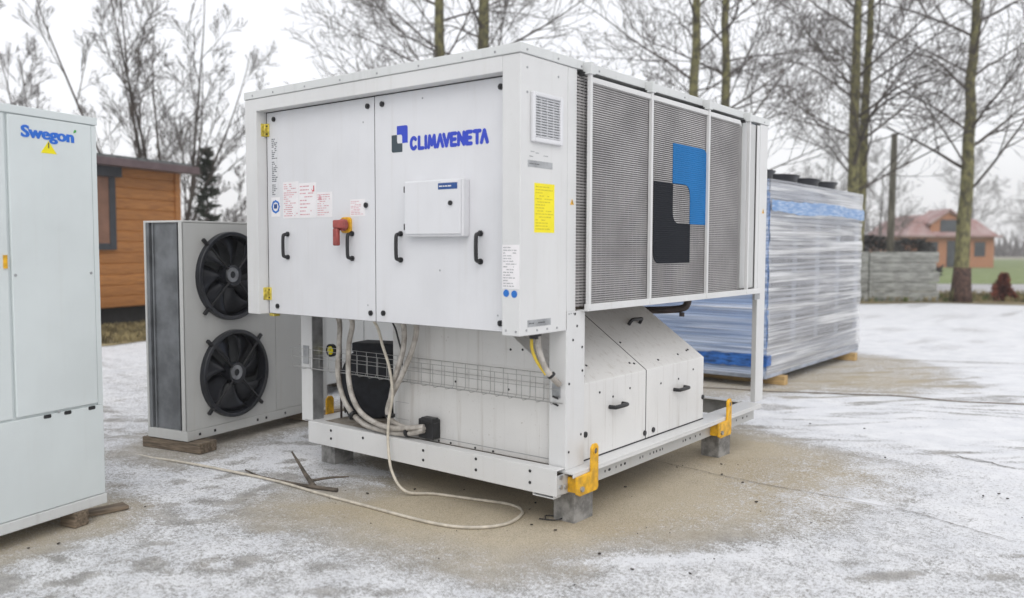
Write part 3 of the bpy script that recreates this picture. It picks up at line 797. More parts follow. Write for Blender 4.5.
def fan(c, phase):
    r = bpy.data.objects.new('fan', None)
    q = MB(); q.ring((c[0], -.045, c[1]), (0, 1, 0), FR - .028, FR + .004, .10, 56)
    f = q.build('fan', 'blade', fu, .006, True)
    q = MB(); q.cyl((c[0], -.05, c[1]), (c[0], .06, c[1]), .085, 24); q.build('fan_motor', 'blade', f, .008, True)
    q = MB(); q.ring((c[0] - .02, -.056, c[1] + .01), (0, 1, 0), .028, .058, .008, 20); q.build('motor_cap', 'hub', f, 0, True)
    q = MB()
    for k in range(7):
        a0 = phase + 2 * PI * k / 7; rows = []
        for i in range(7):
            rr = .07 + (FR - .10) * i / 6; sw = .38 * (i / 6) ** 1.3
            half = .28 + .16 * (i / 6) if i else .4
            rows.append([(c[0] + rr * math.cos(a0 + sw + t * half), .035 + t * -.035 - .012 * (1 - t * t), c[1] + rr * math.sin(a0 + sw + t * half)) for t in (-1, -.5, 0, .5, 1)])
        i0 = len(q.v)
        for row in rows: q.v += row
        for i in range(6):
            for j in range(4):
                a = i0 + i * 5 + j; q.f.append((a, a + 1, a + 6, a + 5))
    bl = q.build('fan_blades', 'blade', f, 0, 'all'); so = bl.modifiers.new('thick', 'SOLIDIFY'); so.thickness = .006
    q = MB()
    for k in range(4):
        a = PI / 4 + k * PI / 2; ca, sa = math.cos(a), math.sin(a)
        q.obox((c[0] + ca * (FR + .005), -.022, c[1] + sa * (FR + .005)), (ca * .055, 0, sa * .055), (0, .012, 0), (-sa * .012, 0, ca * .012))
        q.tube([(c[0] + ca * .07, -.045, c[1] + sa * .07), (c[0] + ca * (FR + .02), -.035, c[1] + sa * (FR + .02))], .009, 8)
    q.build('fan_bracket', 'black', f, .002)
    q = MB(); q.cyl((c[0], .105, c[1]), (c[0], .11, c[1]), FR, 40); q.build('fan_backing', 'dark', f)
    return f
fan(F1, .2); fan(F2, .75)
board('timber_board', 'old wooden plank under the condenser end beside the mint cabinet', 'timber', (-3.38, -.315, 0), (.30, .085, .04), .22, 'wood')
board('timber_board', 'old wooden plank under the condenser behind the chiller', 'timber', (-3.62, .95, 0), (.42, .07, .04), .2, 'wood')

# plain cabinet behind, seen through the open bay
bc = thing('plain_cabinet', 'plain light grey cabinet seen through the open bay under the chiller', 'cabinet', (-4.30, 1.95, 0), math.atan2(.98139, -.19204))
q = MB(); q.box(-.2, 1.5, 0, .6, .12, 1.55); q.build('body', 'fanunit', bc, .004)
q = MB(); q.box(.55, .556, -.0015, .001, .13, 1.54); q.build('panel_seam', 'dark', bc)
q = MB()
for s in (-.1, .5, 1.3): q.box(s - .05, s + .05, .02, .58, 0, .12)
q.build('bearer', 'wood', bc, .004)
board('timber_board', 'loose weathered plank on the ground behind the open bay', 'timber', (-3.35, 1.55, 0), (.5, .06, .02), 1.1, 'wood')

# ------------------------------------------------------------------ WRAPPED BLUE UNIT
bu = thing('wrapped_chiller', 'long blue unit wrapped in clear stretch film on timber bearers', 'chiller', (-.91, 5.2, 0))
M['bluebody'] = mat('light_blue_film_backing', (.26, .37, .60), .5, 0, .2, 1.2)
M['greybody'] = mat('grey_unit_panels', (.42, .45, .51), .5, 0, .2, 1.3)
M['basegrey'] = mat('pale_blue_channel', (.40, .45, .54), .4, 0, .2, 4)
M['bluetape'] = mat('blue_banding', (.16, .30, .60), .35, 0, .3, 9, (1, 1, 3))
def film(name, ca, cb, alpha):
    m, t, b, o = nt(name)
    v = objvec(t, (1, 1, 1))
    sk = t.nodes.new('ShaderNodeMapping'); sk.inputs['Scale'].default_value = (.16, .16, 5.2); sk.inputs['Rotation'].default_value = (.13, .07, 0)
    t.links.new(v, sk.inputs['Vector'])
    f = noise(t, sk.outputs[0], 2.6, 5, .55)
    sk2 = t.nodes.new('ShaderNodeMapping'); sk2.inputs['Scale'].default_value = (.16, .16, 26); sk2.inputs['Rotation'].default_value = (.05, .03, 0); t.links.new(v, sk2.inputs['Vector'])
    f2 = noise(t, sk2.outputs[0], 2.2, 4, .5)
    col = mix(t, sstep(t, f, .36, .62), ca, cb)
    sk3 = t.nodes.new('ShaderNodeMapping'); sk3.inputs['Scale'].default_value = (.22, .22, 34); sk3.inputs['Rotation'].default_value = (.17, .10, 0); t.links.new(v, sk3.inputs['Vector'])
    f3 = noise(t, sk3.outputs[0], 1.9, 3, .5)
    col = mix(t, math_(t, 'MULTIPLY', sstep(t, f3, .60, .66), .75), col, (.9, .9, .92))  # white lines paint glints on the creases into the base colour
    col = mix(t, math_(t, 'MULTIPLY', sstep(t, f3, .40, .34), .45), col, tuple(x * .55 for x in ca))
    t.links.new(col, b.inputs['Base Color']); b.inputs['Roughness'].default_value = .22
    h = math_(t, 'ADD', math_(t, 'MULTIPLY', f, .8), math_(t, 'MULTIPLY', f3, .6))
    bump(t, b, h, 1.0, .035)
    tr = t.nodes.new('ShaderNodeBsdfTransparent'); mx = t.nodes.new('ShaderNodeMixShader')
    a = math_(t, 'ADD', math_(t, 'MULTIPLY', sstep(t, f2, .38, .62), .34), alpha)
    a = math_(t, 'ADD', a, math_(t, 'MULTIPLY', sstep(t, f, .45, .6), .25), True)
    t.links.new(a, mx.inputs[0]); t.links.new(tr.outputs[0], mx.inputs[1]); t.links.new(b.outputs[0], mx.inputs[2])
    t.links.new(mx.outputs[0], o.inputs[0])
    return m
M['filmg'] = film('stretch_film', (.54, .56, .61), (.80, .81, .83), .36)
M['filmb'] = film('stretch_film_over_blue', (.32, .44, .68), (.58, .67, .84), .36)
BL, BW, BH = 3.42, 2.5, 2.30
q = MB(); q.box(-BW, -.03, .03, BL, .13, BH - .03); q.build('body', 'greybody', bu, .01)
q = MB(); q.box(-BW, -.03, .012, .029, .13, BH - .08); q.build('end_panel', 'bluebody', bu, .004)
q = MB(); q.box(-BW, .0, .0, BL, .105, .20); q.build('base_channel', 'basegrey', bu, .006)
q = MB(); q.box(-.028, -.001, .005, .05, .2, BH - .15); q.build('corner_strip', 'bluetape', bu, .004)
# dark coil bays showing faintly through the film
q = MB()
for k in range(4): q.box(-.03, -.024, .18 + k * .8, .80 + k * .8, .42, 1.85)
q.build('coil_bay', 'coil', bu)
def film_sheet(face, name, m, seed):
    r = random.Random(seed); q = MB(); nu, nv = 60, 64
    ph = [r.uniform(0, 9) for _ in range(12)]
    for j in range(nv + 1):
        for i in range(nu + 1):
            u, v_ = i / nu, j / nv; z = .15 + v_ * (BH - .15)
            wv = 0
            for k in range(5): wv += math.sin(v_ * (23 + 17 * k) + u * (3 - 1.7 * k) + ph[k] + 1.5 * math.sin(u * (2 + k) + ph[k + 5])) / (1 + .5 * k)
            dsp = .006 * wv + .006 + .012 * math.sin(u * PI)
            zz = z if v_ < 1 else z
            if face == 'X': q.v.append((.004 + dsp, .0 + u * BL, zz))
            else: q.v.append((-BW + u * (BW), -.004 - dsp, zz))
    for j in range(nv):
        for i in range(nu):
            a = j * (nu + 1) + i; q.f.append((a, a + 1, a + nu + 2, a + nu + 1))
    return q.build(name, m, bu, 0, 'all')
film_sheet('X', 'stretch_film', 'filmg', 3); film_sheet('Y', 'stretch_film', 'filmb', 5)
# top film, sloping up from the edge to the fan deck
q = MB()
nu, nv = 40, 10
for j in range(nv + 1):
    for i in range(nu + 1):
        u, v_ = i / nu, j / nv
        q.v.append((.01 - v_ * .9, -.01 + u * (BL + .02), BH - .004 + .06 * math.sin(min(1, v_ * 1.6) * PI / 2) + .010 * math.sin(u * 31 + v_ * 3) * (1 - v_) - .02 * (abs(u - .5) * 2) ** 6))
for j in range(nv):
    for i in range(nu):
        a = j * (nu + 1) + i; q.f.append((a, a + 1, a + nu + 2, a + nu + 1))
q.build('top_film', 'filmg', bu, 0, 'all')
# blue printed bands round the wrap
def band(z0, z1, name, face, seed):
    r = random.Random(seed); q = MB(); n = 40
    for i in range(n + 1):
        u = i / n; a = .012 * math.sin(u * 9 + seed) + r.uniform(-.008, .008); c = .012 * math.sin(u * 7 + seed * 2) + r.uniform(-.008, .008)
        for z in (z0 + a, z1 + c):
            if face == 'X': q.v.append((.034 + .006 * math.sin(u * 22), -.01 + u * (BL + .01), z))
            else: q.v.append((-BW + u * (BW + .02), -.036 + .004 * math.sin(u * 30), z))
    for i in range(n): q.f.append((2 * i, 2 * i + 2, 2 * i + 3, 2 * i + 1))
    o = q.build(name, 'bandfilm', bu, 0, 'all')
    return o
def bandmat():
    m, t, b, o = nt('printed_blue_band')
    f = noise(t, objvec(t, (3, 3, 22)), 2, 6, .65)
    t.links.new(mix(t, sstep(t, f, .40, .66), (.14, .31, .62), (.44, .58, .80)), b.inputs['Base Color']); b.inputs['Roughness'].default_value = .25
    tr = t.nodes.new('ShaderNodeBsdfTransparent'); mx = t.nodes.new('ShaderNodeMixShader'); mx.inputs[0].default_value = .8
    t.links.new(tr.outputs[0], mx.inputs[1]); t.links.new(b.outputs[0], mx.inputs[2]); t.links.new(mx.outputs[0], o.inputs[0])
    return m
M['bandfilm'] = bandmat()
M['bandlow'] = mat('deep_blue_tape', (.03, .14, .46), .3, 0, .35, 8, (1, 1, 4))
band(1.945, 2.085, 'blue_band', 'X', 2)
o = band(.245, .365, 'blue_band', 'Y', 4); o.data.materials[0] = M['bandlow']
q = MB(); q.box(.0, .022, -.03, .10, .25, .365); q.build('band_end', 'bandlow', bu, .006)
# fans on the deck
for y in (.45, 1.25, 2.02, 2.72):
    q = MB(); c = Vector((-.50, y, 2.30))
    q.tube([c, c + Vector((0, 0, .09)), c + Vector((0, 0, .13)), c + Vector((0, 0, .135)), c + Vector((0, 0, .09))], [.33, .335, .37, .35, .30], 32)
    q.build('deck_fan', 'blade', bu, 0, True)
q = MB(); q.box(-.36, -.22, .25, .42, 2.38, 2.43).box(-.33, -.31, .3, .32, 2.3, 2.38); q.build('fan_terminal', 'black', bu, .006)
def bearer(y, label, m='pine'):
    q = MB(); q.box(-2.4, .075, -.055, .055, 0, .105)
    o = q.build('timber_bearer', m, None, .005); o.location = (-.91, y, 0); return tag(o, label, 'timber', 'timber bearers under the wrapped unit')
bearer(5.62, 'fresh timber bearer under the near end of the wrapped blue unit')
bearer(8.28, 'fresh timber bearer under the far end of the wrapped blue unit')

# ------------------------------------------------------------------ GROUND
CX, CY = 2.6078, -3.8010
FH = Vector((-.6176, .7864)); RH = Vector((.7864, .6176))
def site(d, s, z=0): return (CX + FH.x * d + RH.x * s, CY + FH.y * d + RH.y * s, z)
def axis(core0, core1, step, lo, hi):
    a = list(np.arange(core0, core1 + 1e-6, step)); s = step; x = core1
    while x < hi: s *= 1.16; x += s; a.append(x)
    s = step; x = core0; pre = []
    while x > lo: s *= 1.16; x -= s; pre.append(x)
    return np.array(pre[::-1] + a)
xs = axis(-4.6, 3.0, .045, -420, 420); ys = axis(-3.0, 8.5, .05, -420, 420)
XX, YY = np.meshgrid(xs, ys)
def sdf(poly, X, Y):
    P = np.array(poly); d = np.full(X.shape, 1e9); inside = np.zeros(X.shape, bool)
    for i in range(len(P)):
        a, b_ = P[i], P[(i + 1) % len(P)]; e = b_ - a; wx, wy = X - a[0], Y - a[1]
        t = np.clip((wx * e[0] + wy * e[1]) / (e @ e), 0, 1)
        d = np.minimum(d, np.hypot(wx - e[0] * t, wy - e[1] * t))
        c = ((a[1] > Y) != (b_[1] > Y)) & (X < (b_[0] - a[0]) * (Y - a[1]) / (b_[1] - a[1] + 1e-12) + a[0]); inside ^= c
    return np.where(inside, -d, d)
def vnoise(X, Y, s, seed):
    r = np.random.RandomState(seed); T = r.rand(256, 256); x, y = X / s, Y / s
    xi, yi = np.floor(x).astype(int), np.floor(y).astype(int); fx, fy = x - xi, y - yi
    fx, fy = fx * fx * (3 - 2 * fx), fy * fy * (3 - 2 * fy)
    g = lambda a, b_: T[a % 256, b_ % 256]
    return (g(xi, yi) * (1 - fx) + g(xi + 1, yi) * fx) * (1 - fy) + (g(xi, yi + 1) * (1 - fx) + g(xi + 1, yi + 1) * fx) * fy
fb = lambda s, seed: vnoise(XX, YY, s, seed) * .5 + vnoise(XX, YY, s / 2.1, seed + 1) * .3 + vnoise(XX, YY, s / 4.3, seed + 2) * .2
sand1 = [(-1.5, -.70), (-1.055, -.80), (-.684, -.80), (-.329, -.66), (.019, -.54), (.142, -.38), (.211, -.05), (.40, .12), (.60, .35), (.75, .62), (.85, .95), (1.05, 1.45), (1.10, 2.0), (.95, 2.4), (.65, 2.6), (.30, 2.68), (-.054, 2.78), (-.4, 3.0), (-2.1, 3.0), (-1.95, .6), (-1.5, .12), (-1.28, -.2), (-1.5, -.42)]
sand2 = [(-1.4, 4.45), (-.93, 4.78), (-.6, 5.3), (.25, 5.9), (.6, 6.7), (.3, 7.9), (-.6, 8.9), (-1.3, 9.2), (-3.6, 8.8), (-3.6, 4.9)]
sand3 = [(-2.0, -2.6), (-1.93, -2.1), (-1.98, -1.62), (-2.25, -1.30), (-3.3, -1.3), (-3.3, -2.8)]
sand4 = [(-3.0, -.55), (-3.0, -.2), (-3.2, .4), (-3.3, 1.6), (-3.9, 1.7), (-3.9, -.3), (-3.6, -.8)]
wob = (fb(.45, 11) - .5) * .50
d1 = sdf(sand1, XX, YY) + wob; d2 = sdf(sand2, XX, YY) + wob; d3 = sdf(sand3, XX, YY) + wob * .5; d4 = sdf(sand4, XX, YY) + wob * .5
sm = lambda d, w: np.clip((d + w * .35) / w, 0, 1)
cover = np.minimum.reduce([sm(d1, .62), .34 + .66 * sm(d2, .7), .1 + .9 * sm(d3, .3), .40 + .6 * sm(d4, .3)])
sandy = 1 - np.minimum.reduce([sm(d1, .55), sm(d2, 1.2), sm(d3, .4), .6 + .4 * sm(d4, .6)])
base_cov = .62 + .22 * (fb(1.3, 31) - .5) + .10 * (fb(5, 41) - .5)
# the open yard to the right is whiter; the strip in front of the camera is thinner frost
base_cov += .26 * np.clip((XX * .62 + YY * .78 - 1.8) / 1.6, 0, 1) 
base_cov += .05 * np.clip((-XX - 1.6), 0, 1)
cover = np.maximum(cover, .82 * np.clip((XX - .10) / .8, 0, 1) * np.clip((3.2 - YY) / .6, 0, 1) * (.55 + .9 * fb(.35, 91)))
cover = np.maximum(cover, .30 * np.clip((-YY - .42) / .3, 0, 1))
cov = cover * base_cov
cov = cov + .17 * sandy * (.35 + 1.1 * fb(.9, 95)) * (cover < .5) * np.clip(1.2 - 1.1 * ((XX < -.15) & (YY > .0) & (YY < 2.7)), 0, 1)
pat = vnoise(XX, YY, .14, 201) * .6 + vnoise(XX, YY, .075, 202) * .4
zone = np.clip((-XX - .45) / .5, 0, 1) * np.clip((2.2 - YY) / 1.0, 0, 1) * (vnoise(XX, YY, .8, 203) * 1.3)
cov = cov - .42 * np.clip((pat - .60) / .10, 0, 1) * np.clip(zone, 0, 1) * (cover > .6)
zone2 = np.clip((YY - 2.9) / .6, 0, 1) * np.clip(vnoise(XX, YY, 1.6, 204) * 2 - .7, 0, 1)
cov = cov - .35 * np.clip((vnoise(XX * .62 + YY * .78, (-XX * .78 + YY * .62) * 4.5, .5, 205) - .66) / .12, 0, 1) * zone2
def blob(x, y, rx, ry, ang, amt):
    global cov
    c, s = math.cos(ang), math.sin(ang); u = ((XX - x) * c + (YY - y) * s) / rx; v = (-(XX - x) * s + (YY - y) * c) / ry
    cov = cov - amt * np.exp(-(u * u + v * v) ** 1.3)
for x, y, rx, ry, a, k in [(-2.0, -.95, .09, .05, .5, .4), (-1.87, -.92, .06, .04, .2, .35), (-1.69, -1.2, .12, .04, 1.2, .35), (-1.65, -.9, .07, .04, .4, .35), (-.97, -1.36, .07, .05, .6, .5), (-.93, -1.42, .035, .11, .3, .45), (-.6, -1.19, .10, .05, .5, .35), (-.35, -1.38, .10, .05, .6, .4), (-.11, -1.2, .09, .04, .7, .4), (1.58, .38, .16, .05, .9, .5), (1.64, .48, .10, .03, .9, .35), (2.0, .72, .09, .04, .9, .4), (2.05, 1.1, .1, .03, .7, .35),
    (.72, .43, .16, .09, .7, .28), (.6, .30, .16, .07, .7, .2), (-2.75, -1.1, .12, .05, .4, .3), (-4.8, -.13, .10, .06, .3, .5), (-5.3, .05, .14, .06, .3, .45), (-4.6, .05, .12, .05, .2, .35), (-5.6, -.2, .2, .06, .3, .35), (-2.1, -.30, .16, .08, .2, .4), (-1.75, -.38, .3, .06, .1, .35), (-2.9, -.62, .25, .06, .2, .25), (-1.3, -1.05, .12, .05, .4, .2),
    (.4, 4.25, .5, .03, .5, .32), (.7, 6.7, .7, .035, .5, .3), (1.1, 5.05, .6, .04, .25, .35), (.9, 4.6, .45, .025, .45, .25), (1.4, 3.15, .25, .03, -.2, .35), (1.7, 3.05, .3, .02, -.15, .3), (1.8, 6.2, .8, .05, .4, .28), (.2, 9.0, 1.2, .10, .4, .3), (-1.5, 13.5, 2.5, .25, .6, .28), (1.2, 9.6, 1.0, .08, .5, .25), (.0, 12, 1.5, .12, .65, .3), (-1.5, 17.5, 2.2, .35, .65, .3), (1.5, 19, 1.5, .4, .66, .25)]:
    blob(x, y, rx, ry, a, k)
for _ in range(22):
    blob(random.uniform(-.4, 2.2), random.uniform(3.0, 7.5), random.uniform(.2, .55), random.uniform(.030, .045), random.uniform(.3, .75), random.uniform(.2, .4))
for _ in range(60):
    blob(random.uniform(-2.8, 2.4), random.uniform(-2.2, 1.0) if random.random() < .5 else random.uniform(3, 8), random.uniform(.03, .1), random.uniform(.02, .05), random.uniform(0, 3), random.uniform(.1, .3))
# denser rim of snow along the near edge of the sand and by the left block
blob(.62, -.10, .62, .06, .78, -.22); blob(-1.72, .14, .30, .10, .1, -.5); blob(1.16, 1.56, .10, .035, .2, -.8); blob(-1.5, -.05, .2, .05, .1, -.3)
hz = (fb(.5, 71) - .5) * .010 * np.clip(cov * 2, .2, 1)
near = (np.abs(XX) < 30) & (np.abs(YY) < 40)
ZZ = np.where(near, hz, 0) - .002
ZZ = np.minimum(ZZ, .004)
me = bpy.data.meshes.new('ground')
nv_, nu_ = XX.shape
verts = np.stack([XX, YY, ZZ], -1).reshape(-1, 3)
idx = np.arange(nv_ * nu_).reshape(nv_, nu_)
faces = np.stack([idx[:-1, :-1], idx[:-1, 1:], idx[1:, 1:], idx[1:, :-1]], -1).reshape(-1, 4)
me.vertices.add(len(verts)); me.vertices.foreach_set('co', verts.astype(np.float32).ravel())
me.loops.add(faces.size); me.loops.foreach_set('vertex_index', faces.astype(np.int32).ravel())
me.polygons.add(len(faces)); me.polygons.foreach_set('loop_start', np.arange(0, faces.size, 4, dtype=np.int32)); me.polygons.foreach_set('loop_total', np.full(len(faces), 4, np.int32))
me.update(calc_edges=True)
for nm, arr in (('cover', cov), ('sandy', sandy)):
    at = me.attributes.new(nm, 'FLOAT', 'POINT'); at.data.foreach_set('value', arr.astype(np.float32).ravel())
for p in me.polygons: p.use_smooth = True
go = bpy.data.objects.new('ground', me); COL.objects.link(go); tag(go, kind='structure')
def ground_mat():
    m, t, b, o = nt('frosted_yard')
    g = t.nodes.new('ShaderNodeNewGeometry'); v = g.outputs['Position']
    ac = t.nodes.new('ShaderNodeAttribute'); ac.attribute_name = 'cover'
    as_ = t.nodes.new('ShaderNodeAttribute'); as_.attribute_name = 'sandy'
    big = noise(t, v, 1.1, 6, .6); mid = noise(t, v, 9, 5, .6); fine = noise(t, v, 42, 4, .7); grain = noise(t, v, 150, 3, .7)
    s = math_(t, 'ADD', ac.outputs['Fac'], math_(t, 'MULTIPLY', math_(t, 'SUBTRACT', mid, .5), .45))
    s = math_(t, 'ADD', s, math_(t, 'MULTIPLY', math_(t, 'SUBTRACT', fine, .5), 1.2))
    s = math_(t, 'ADD', s, math_(t, 'MULTIPLY', math_(t, 'SUBTRACT', grain, .5), 1.45))
    snow = sstep(t, s, .36, .72)
    sand = mix(t, sstep(t, big, .35, .65), (.43, .37, .27), (.51, .45, .345))
    sand = mix(t, math_(t, 'MULTIPLY', sstep(t, mid, .5, .75), .25), sand, (.29, .235, .165))
    conc = mix(t, sstep(t, mid, .35, .65), (.30, .295, .285), (.43, .42, .405))
    gr = mix(t, as_.outputs['Fac'], conc, sand)
    sp = sstep(t, grain, .58, .68)
    gr = mix(t, math_(t, 'MULTIPLY', sp, .55), gr, (.12, .10, .08))
    gr = mix(t, math_(t, 'MULTIPLY', sstep(t, noise(t, v, 110, 2), .64, .72), .4), gr, (.55, .50, .42))
    gr = mix(t, math_(t, 'MULTIPLY', sstep(t, big, .52, .7), .35), gr, (.27, .22, .155))
    vg = math_(t, 'MULTIPLY_ADD', math_(t, 'SUBTRACT', grain, .5), 2.2); vg.node.inputs[2].default_value = 1.0
    vv = t.nodes.new('ShaderNodeVectorMath'); vv.operation = 'SCALE'; t.links.new(gr, vv.inputs[0]); t.links.new(vg, vv.inputs['Scale']); gr = vv.outputs[0]
    sn = mix(t, sstep(t, noise(t, v, 3.2, 5, .6), .3, .7), (.70, .715, .745), (.80, .81, .83))
    t.links.new(mix(t, snow, gr, sn), b.inputs['Base Color'])
    b.inputs['Roughness'].default_value = .85; b.inputs['Specular IOR Level'].default_value = .25
    h = math_(t, 'ADD', math_(t, 'MULTIPLY', snow, .6), math_(t, 'MULTIPLY', grain, .6))
    bump(t, b, h, .55, .008)
    return m
me.materials.append(ground_mat())

def noisy_sheet(name, cols, z, d0, d1, s0, s1, scale, rough=.95, edge=.35, wav=1.2):
    q = MB(); n = 60; r = random.Random(name); rows = []
    for i in range(n + 1):
        s = s0 + (s1 - s0) * i / n
        w0 = edge * math.sin(s * wav) + r.uniform(-edge, edge) * .6
        q.v += [site(d0 + w0, s, z), site(d1, s, z)]
    for i in range(n): q.f.append((2 * i, 2 * i + 2, 2 * i + 3, 2 * i + 1))
    m, t, b, o = nt(name)
    g = t.nodes.new('ShaderNodeNewGeometry')
    f = noise(t, g.outputs['Position'], scale, 8, .68)
    f2 = noise(t, g.outputs['Position'], scale * 7, 5, .65)
    c = mix(t, sstep(t, f, .35, .65), cols[0], cols[1]); c = mix(t, sstep(t, f2, .55, .75), c, cols[2])
    t.links.new(c, b.inputs['Base Color']); b.inputs['Roughness'].default_value = rough; bump(t, b, f2, .5, .03)
    return tag(q.build(name, m), kind='structure')
noisy_sheet('verge', [(.19, .15, .085), (.27, .22, .12), (.12, .13, .05)], .010, 23.6, 29.2, -60, 60, .9)
noisy_sheet('road', [(.36, .355, .36), (.44, .435, .44), (.6, .6, .62)], .018, 29.0, 36.5, -90, 90, .5, edge=.05)
noisy_sheet('lawn', [(.14, .19, .06), (.19, .235, .085), (.38, .38, .30)], .030, 36.5, 120, -150, 150, .35, edge=.1)
noisy_sheet('far_field', [(.25, .24, .18), (.33, .31, .24), (.5, .5, .5)], .050, 119, 380, -420, 420, .1, edge=.1)
# rough ground by the log cabin (its own patch of dry grass)
q = MB(); pts_ = []
for i in range(40):
    a = 2 * PI * i / 40; rr = 1 + .12 * math.sin(5 * a) + .08 * math.sin(11 * a + 1)
    pts_.append((-12.6 + 2.3 * rr * math.cos(a) - 1.5 * math.sin(a) * .3, 4.3 + 3.6 * rr * math.sin(a), .008))
q.v += pts_; q.f.append(tuple(range(40)))
def dry():
    m, t, b, o = nt('dry_grass_soil'); g = t.nodes.new('ShaderNodeNewGeometry'); f = noise(t, g.outputs['Position'], 2.2, 8, .7)
    c = mix(t, sstep(t, f, .35, .55), (.24, .19, .10), (.36, .30, .17)); c = mix(t, sstep(t, f, .56, .66), c, (.66, .66, .67))
    t.links.new(c, b.inputs['Base Color']); b.inputs['Roughness'].default_value = .95; return m
tag(q.build('dry_ground', dry()), kind='structure')

# slab joint running through the sand
def strip(name, pts, w, m, z=.0045):
    q = MB(); P = [Vector((x, y)) for x, y in pts]; r = random.Random(3); dens = []
    for a, b_ in zip(P, P[1:]):
        n = max(2, int((b_ - a).length / .04))
        for k in range(n): dens.append(a.lerp(b_, k / n))
    for i, p in enumerate(dens):
        t = (dens[min(i + 1, len(dens) - 1)] - dens[max(i - 1, 0)]).normalized(); nrm_ = Vector((-t.y, t.x)); ww = w * r.uniform(.25, 1.2); o_ = nrm_ * r.uniform(-.008, .008)
        q.v += [(p.x + o_.x - nrm_.x * ww, p.y + o_.y - nrm_.y * ww, z), (p.x + o_.x + nrm_.x * ww, p.y + o_.y + nrm_.y * ww, z)]
    for i in range(len(dens) - 1): q.f.append((2 * i, 2 * i + 2, 2 * i + 3, 2 * i + 1))
    return tag(q.build(name, m), kind='structure')
strip('pavement_joint', [(-.6, 1.66), (-.458, 1.637), (.1, 1.57), (.503, 1.526), (1.075, 1.531), (1.452, 1.505), (2.031, 1.283)], .0035, 'crack')
strip('pavement_crack', [(1.346, 3.204), (1.42, 3.13), (1.498, 3.097), (1.60, 3.12), (1.66, 3.05), (1.815, 3.03)], .006, 'crack')

# flecks of bark and grit: nobody could count them
q = MB(); r = random.Random(5)
for _ in range(130):
    if r.random() < .6: x, y = r.uniform(-1.6, 1.3), r.uniform(-.9, 2.4)
    else: x, y = r.uniform(-2.6, 2.2), r.uniform(-2.0, 4)
    s = r.choice([.0025, .003, .0035, .004, .0055, .008]); a = r.uniform(0, PI); e = r.uniform(.3, .8)
    q.obox((x, y, .004 + s * .3), (s * math.cos(a), s * math.sin(a), 0), (-s * e * math.sin(a), s * e * math.cos(a), 0), (0, 0, s * .35))
tag(q.build('debris', 'chip'), 'dark flecks of bark and grit scattered on the sandy yard', 'debris', kind='stuff')
# twig lying by the left block
q = MB()
q.tube(curve_pts([(-1.70, -.37, .012), (-1.82, -.335, .055), (-1.97, -.28, .105), (-2.10, -.235, .15)], 5), [.006 + .012 * (1 - i / 15) for i in range(16)], 8)
q.tube(curve_pts([(-1.76, -.35, .035), (-1.68, -.27, .05), (-1.56, -.20, .065)], 4), [.010, .0095, .009, .0085, .008, .0075, .007, .006, .005], 8)
q.tube(curve_pts([(-1.52, -.33, .012), (-1.80, -.40, .012), (-2.15, -.44, .012), (-2.4, -.40, .010)], 5), [.014 - .0006 * i for i in range(16)], 8)
tag(q.build('dead_branch', 'deadwood', None, 0, True), 'dead forked branch lying on the frost left of the loop of cable', 'branch')
q = MB(); q.tube(curve_pts([(-.20, .03, .006), (-.12, .06, .006), (-.09, .10, .012), (-.14, .13, .006), (-.20, .10, .006), (-.17, .05, .010)], 6), .0035, 6)
tag(q.build('wire_loop', 'black'), 'small loop of black wire on the sand by the nearest block', 'wire')

# ------------------------------------------------------------------ LOG CABIN
cab_n = Vector((1, .25)).normalized()
lc = thing('log_cabin', 'varnished brown log cabin with a dark roof edge behind the mint cabinet', 'cabin', (-13.43, 5.61, 0), math.atan2(cab_n.x, -cab_n.y))
q = MB()
z = .40; k = 0
while z < 3.0:
    h = min(.205, 3.09 - z); sec = [(0.0, z), (-.014, z + h * .08), (-.020, z + h * .5), (-.016, z + h * .92), (0.0, z + h), (.12, z + h), (.12, z)]
    q.prism([(y, zz) for y, zz in sec], 0, -6.0, -.0); q.prism([(-0.0 + y, zz) for y, zz in [(.0, z), (.016, z + h * .5), (.0, z + h), (-.1, z + h), (-.1, z)]], 1, .0, 4.2)
    z += .205
wl = q.build('wall', 'siding', lc)
q = MB(); q.box(-5.98, -.1, .12, 4.1, .4, 3.09); q.build('wall_core', 'siding', lc)
q = MB(); q.box(-.10, .035, -.055, .05, .395, 3.09); q.build('corner_board', 'siding', lc, .01)
q = MB(); q.box(-5.8, -.2, .25, 4.0, 0, .40); q.build('under_wall_shade', 'dark', lc)  # dark block stands in for the shaded gap below the raised wall
q = MB(); q.obox((-3.07, 1.9, 3.18), (3.13, 0, 0), (0, 2.45, .12), (0, -.004, .07)); rr_ = q.build('roof', 'cabinroof', lc, .01)
q = MB(); q.obox((-3.07, 1.95, 3.285), (3.08, 0, 0), (0, 2.35, .12), (0, 0, .03)); q.build('roof_felt', 'cabinfelt', rr_)
q = MB(); q.box(-3.3, -2.9, .6, .9, 3.2, 3.42).box(-2.6, -2.55, .5, .55, 3.2, 3.5); q.build('vent', 'cabinfelt', rr_)
wd = MB(); wd.box(-2.9, -2.76, -.09, -.046, 1.48, 2.82).box(-1.72, -1.58, -.09, -.046, 1.48, 2.82).box(-2.76, -1.72, -.09, -.046, 1.48, 1.6)
wn = wd.build('window', 'frame_dark', lc, .008)
q = MB(); q.box(-2.76, -1.72, -.07, -.046, 1.6, 2.82); q.build('blind', 'blind', wn)
q = MB(); q.box(-2.95, -1.52, -.20, -.046, 2.82, 3.02); q.build('blind_box', 'frame_dark', wn, .01)

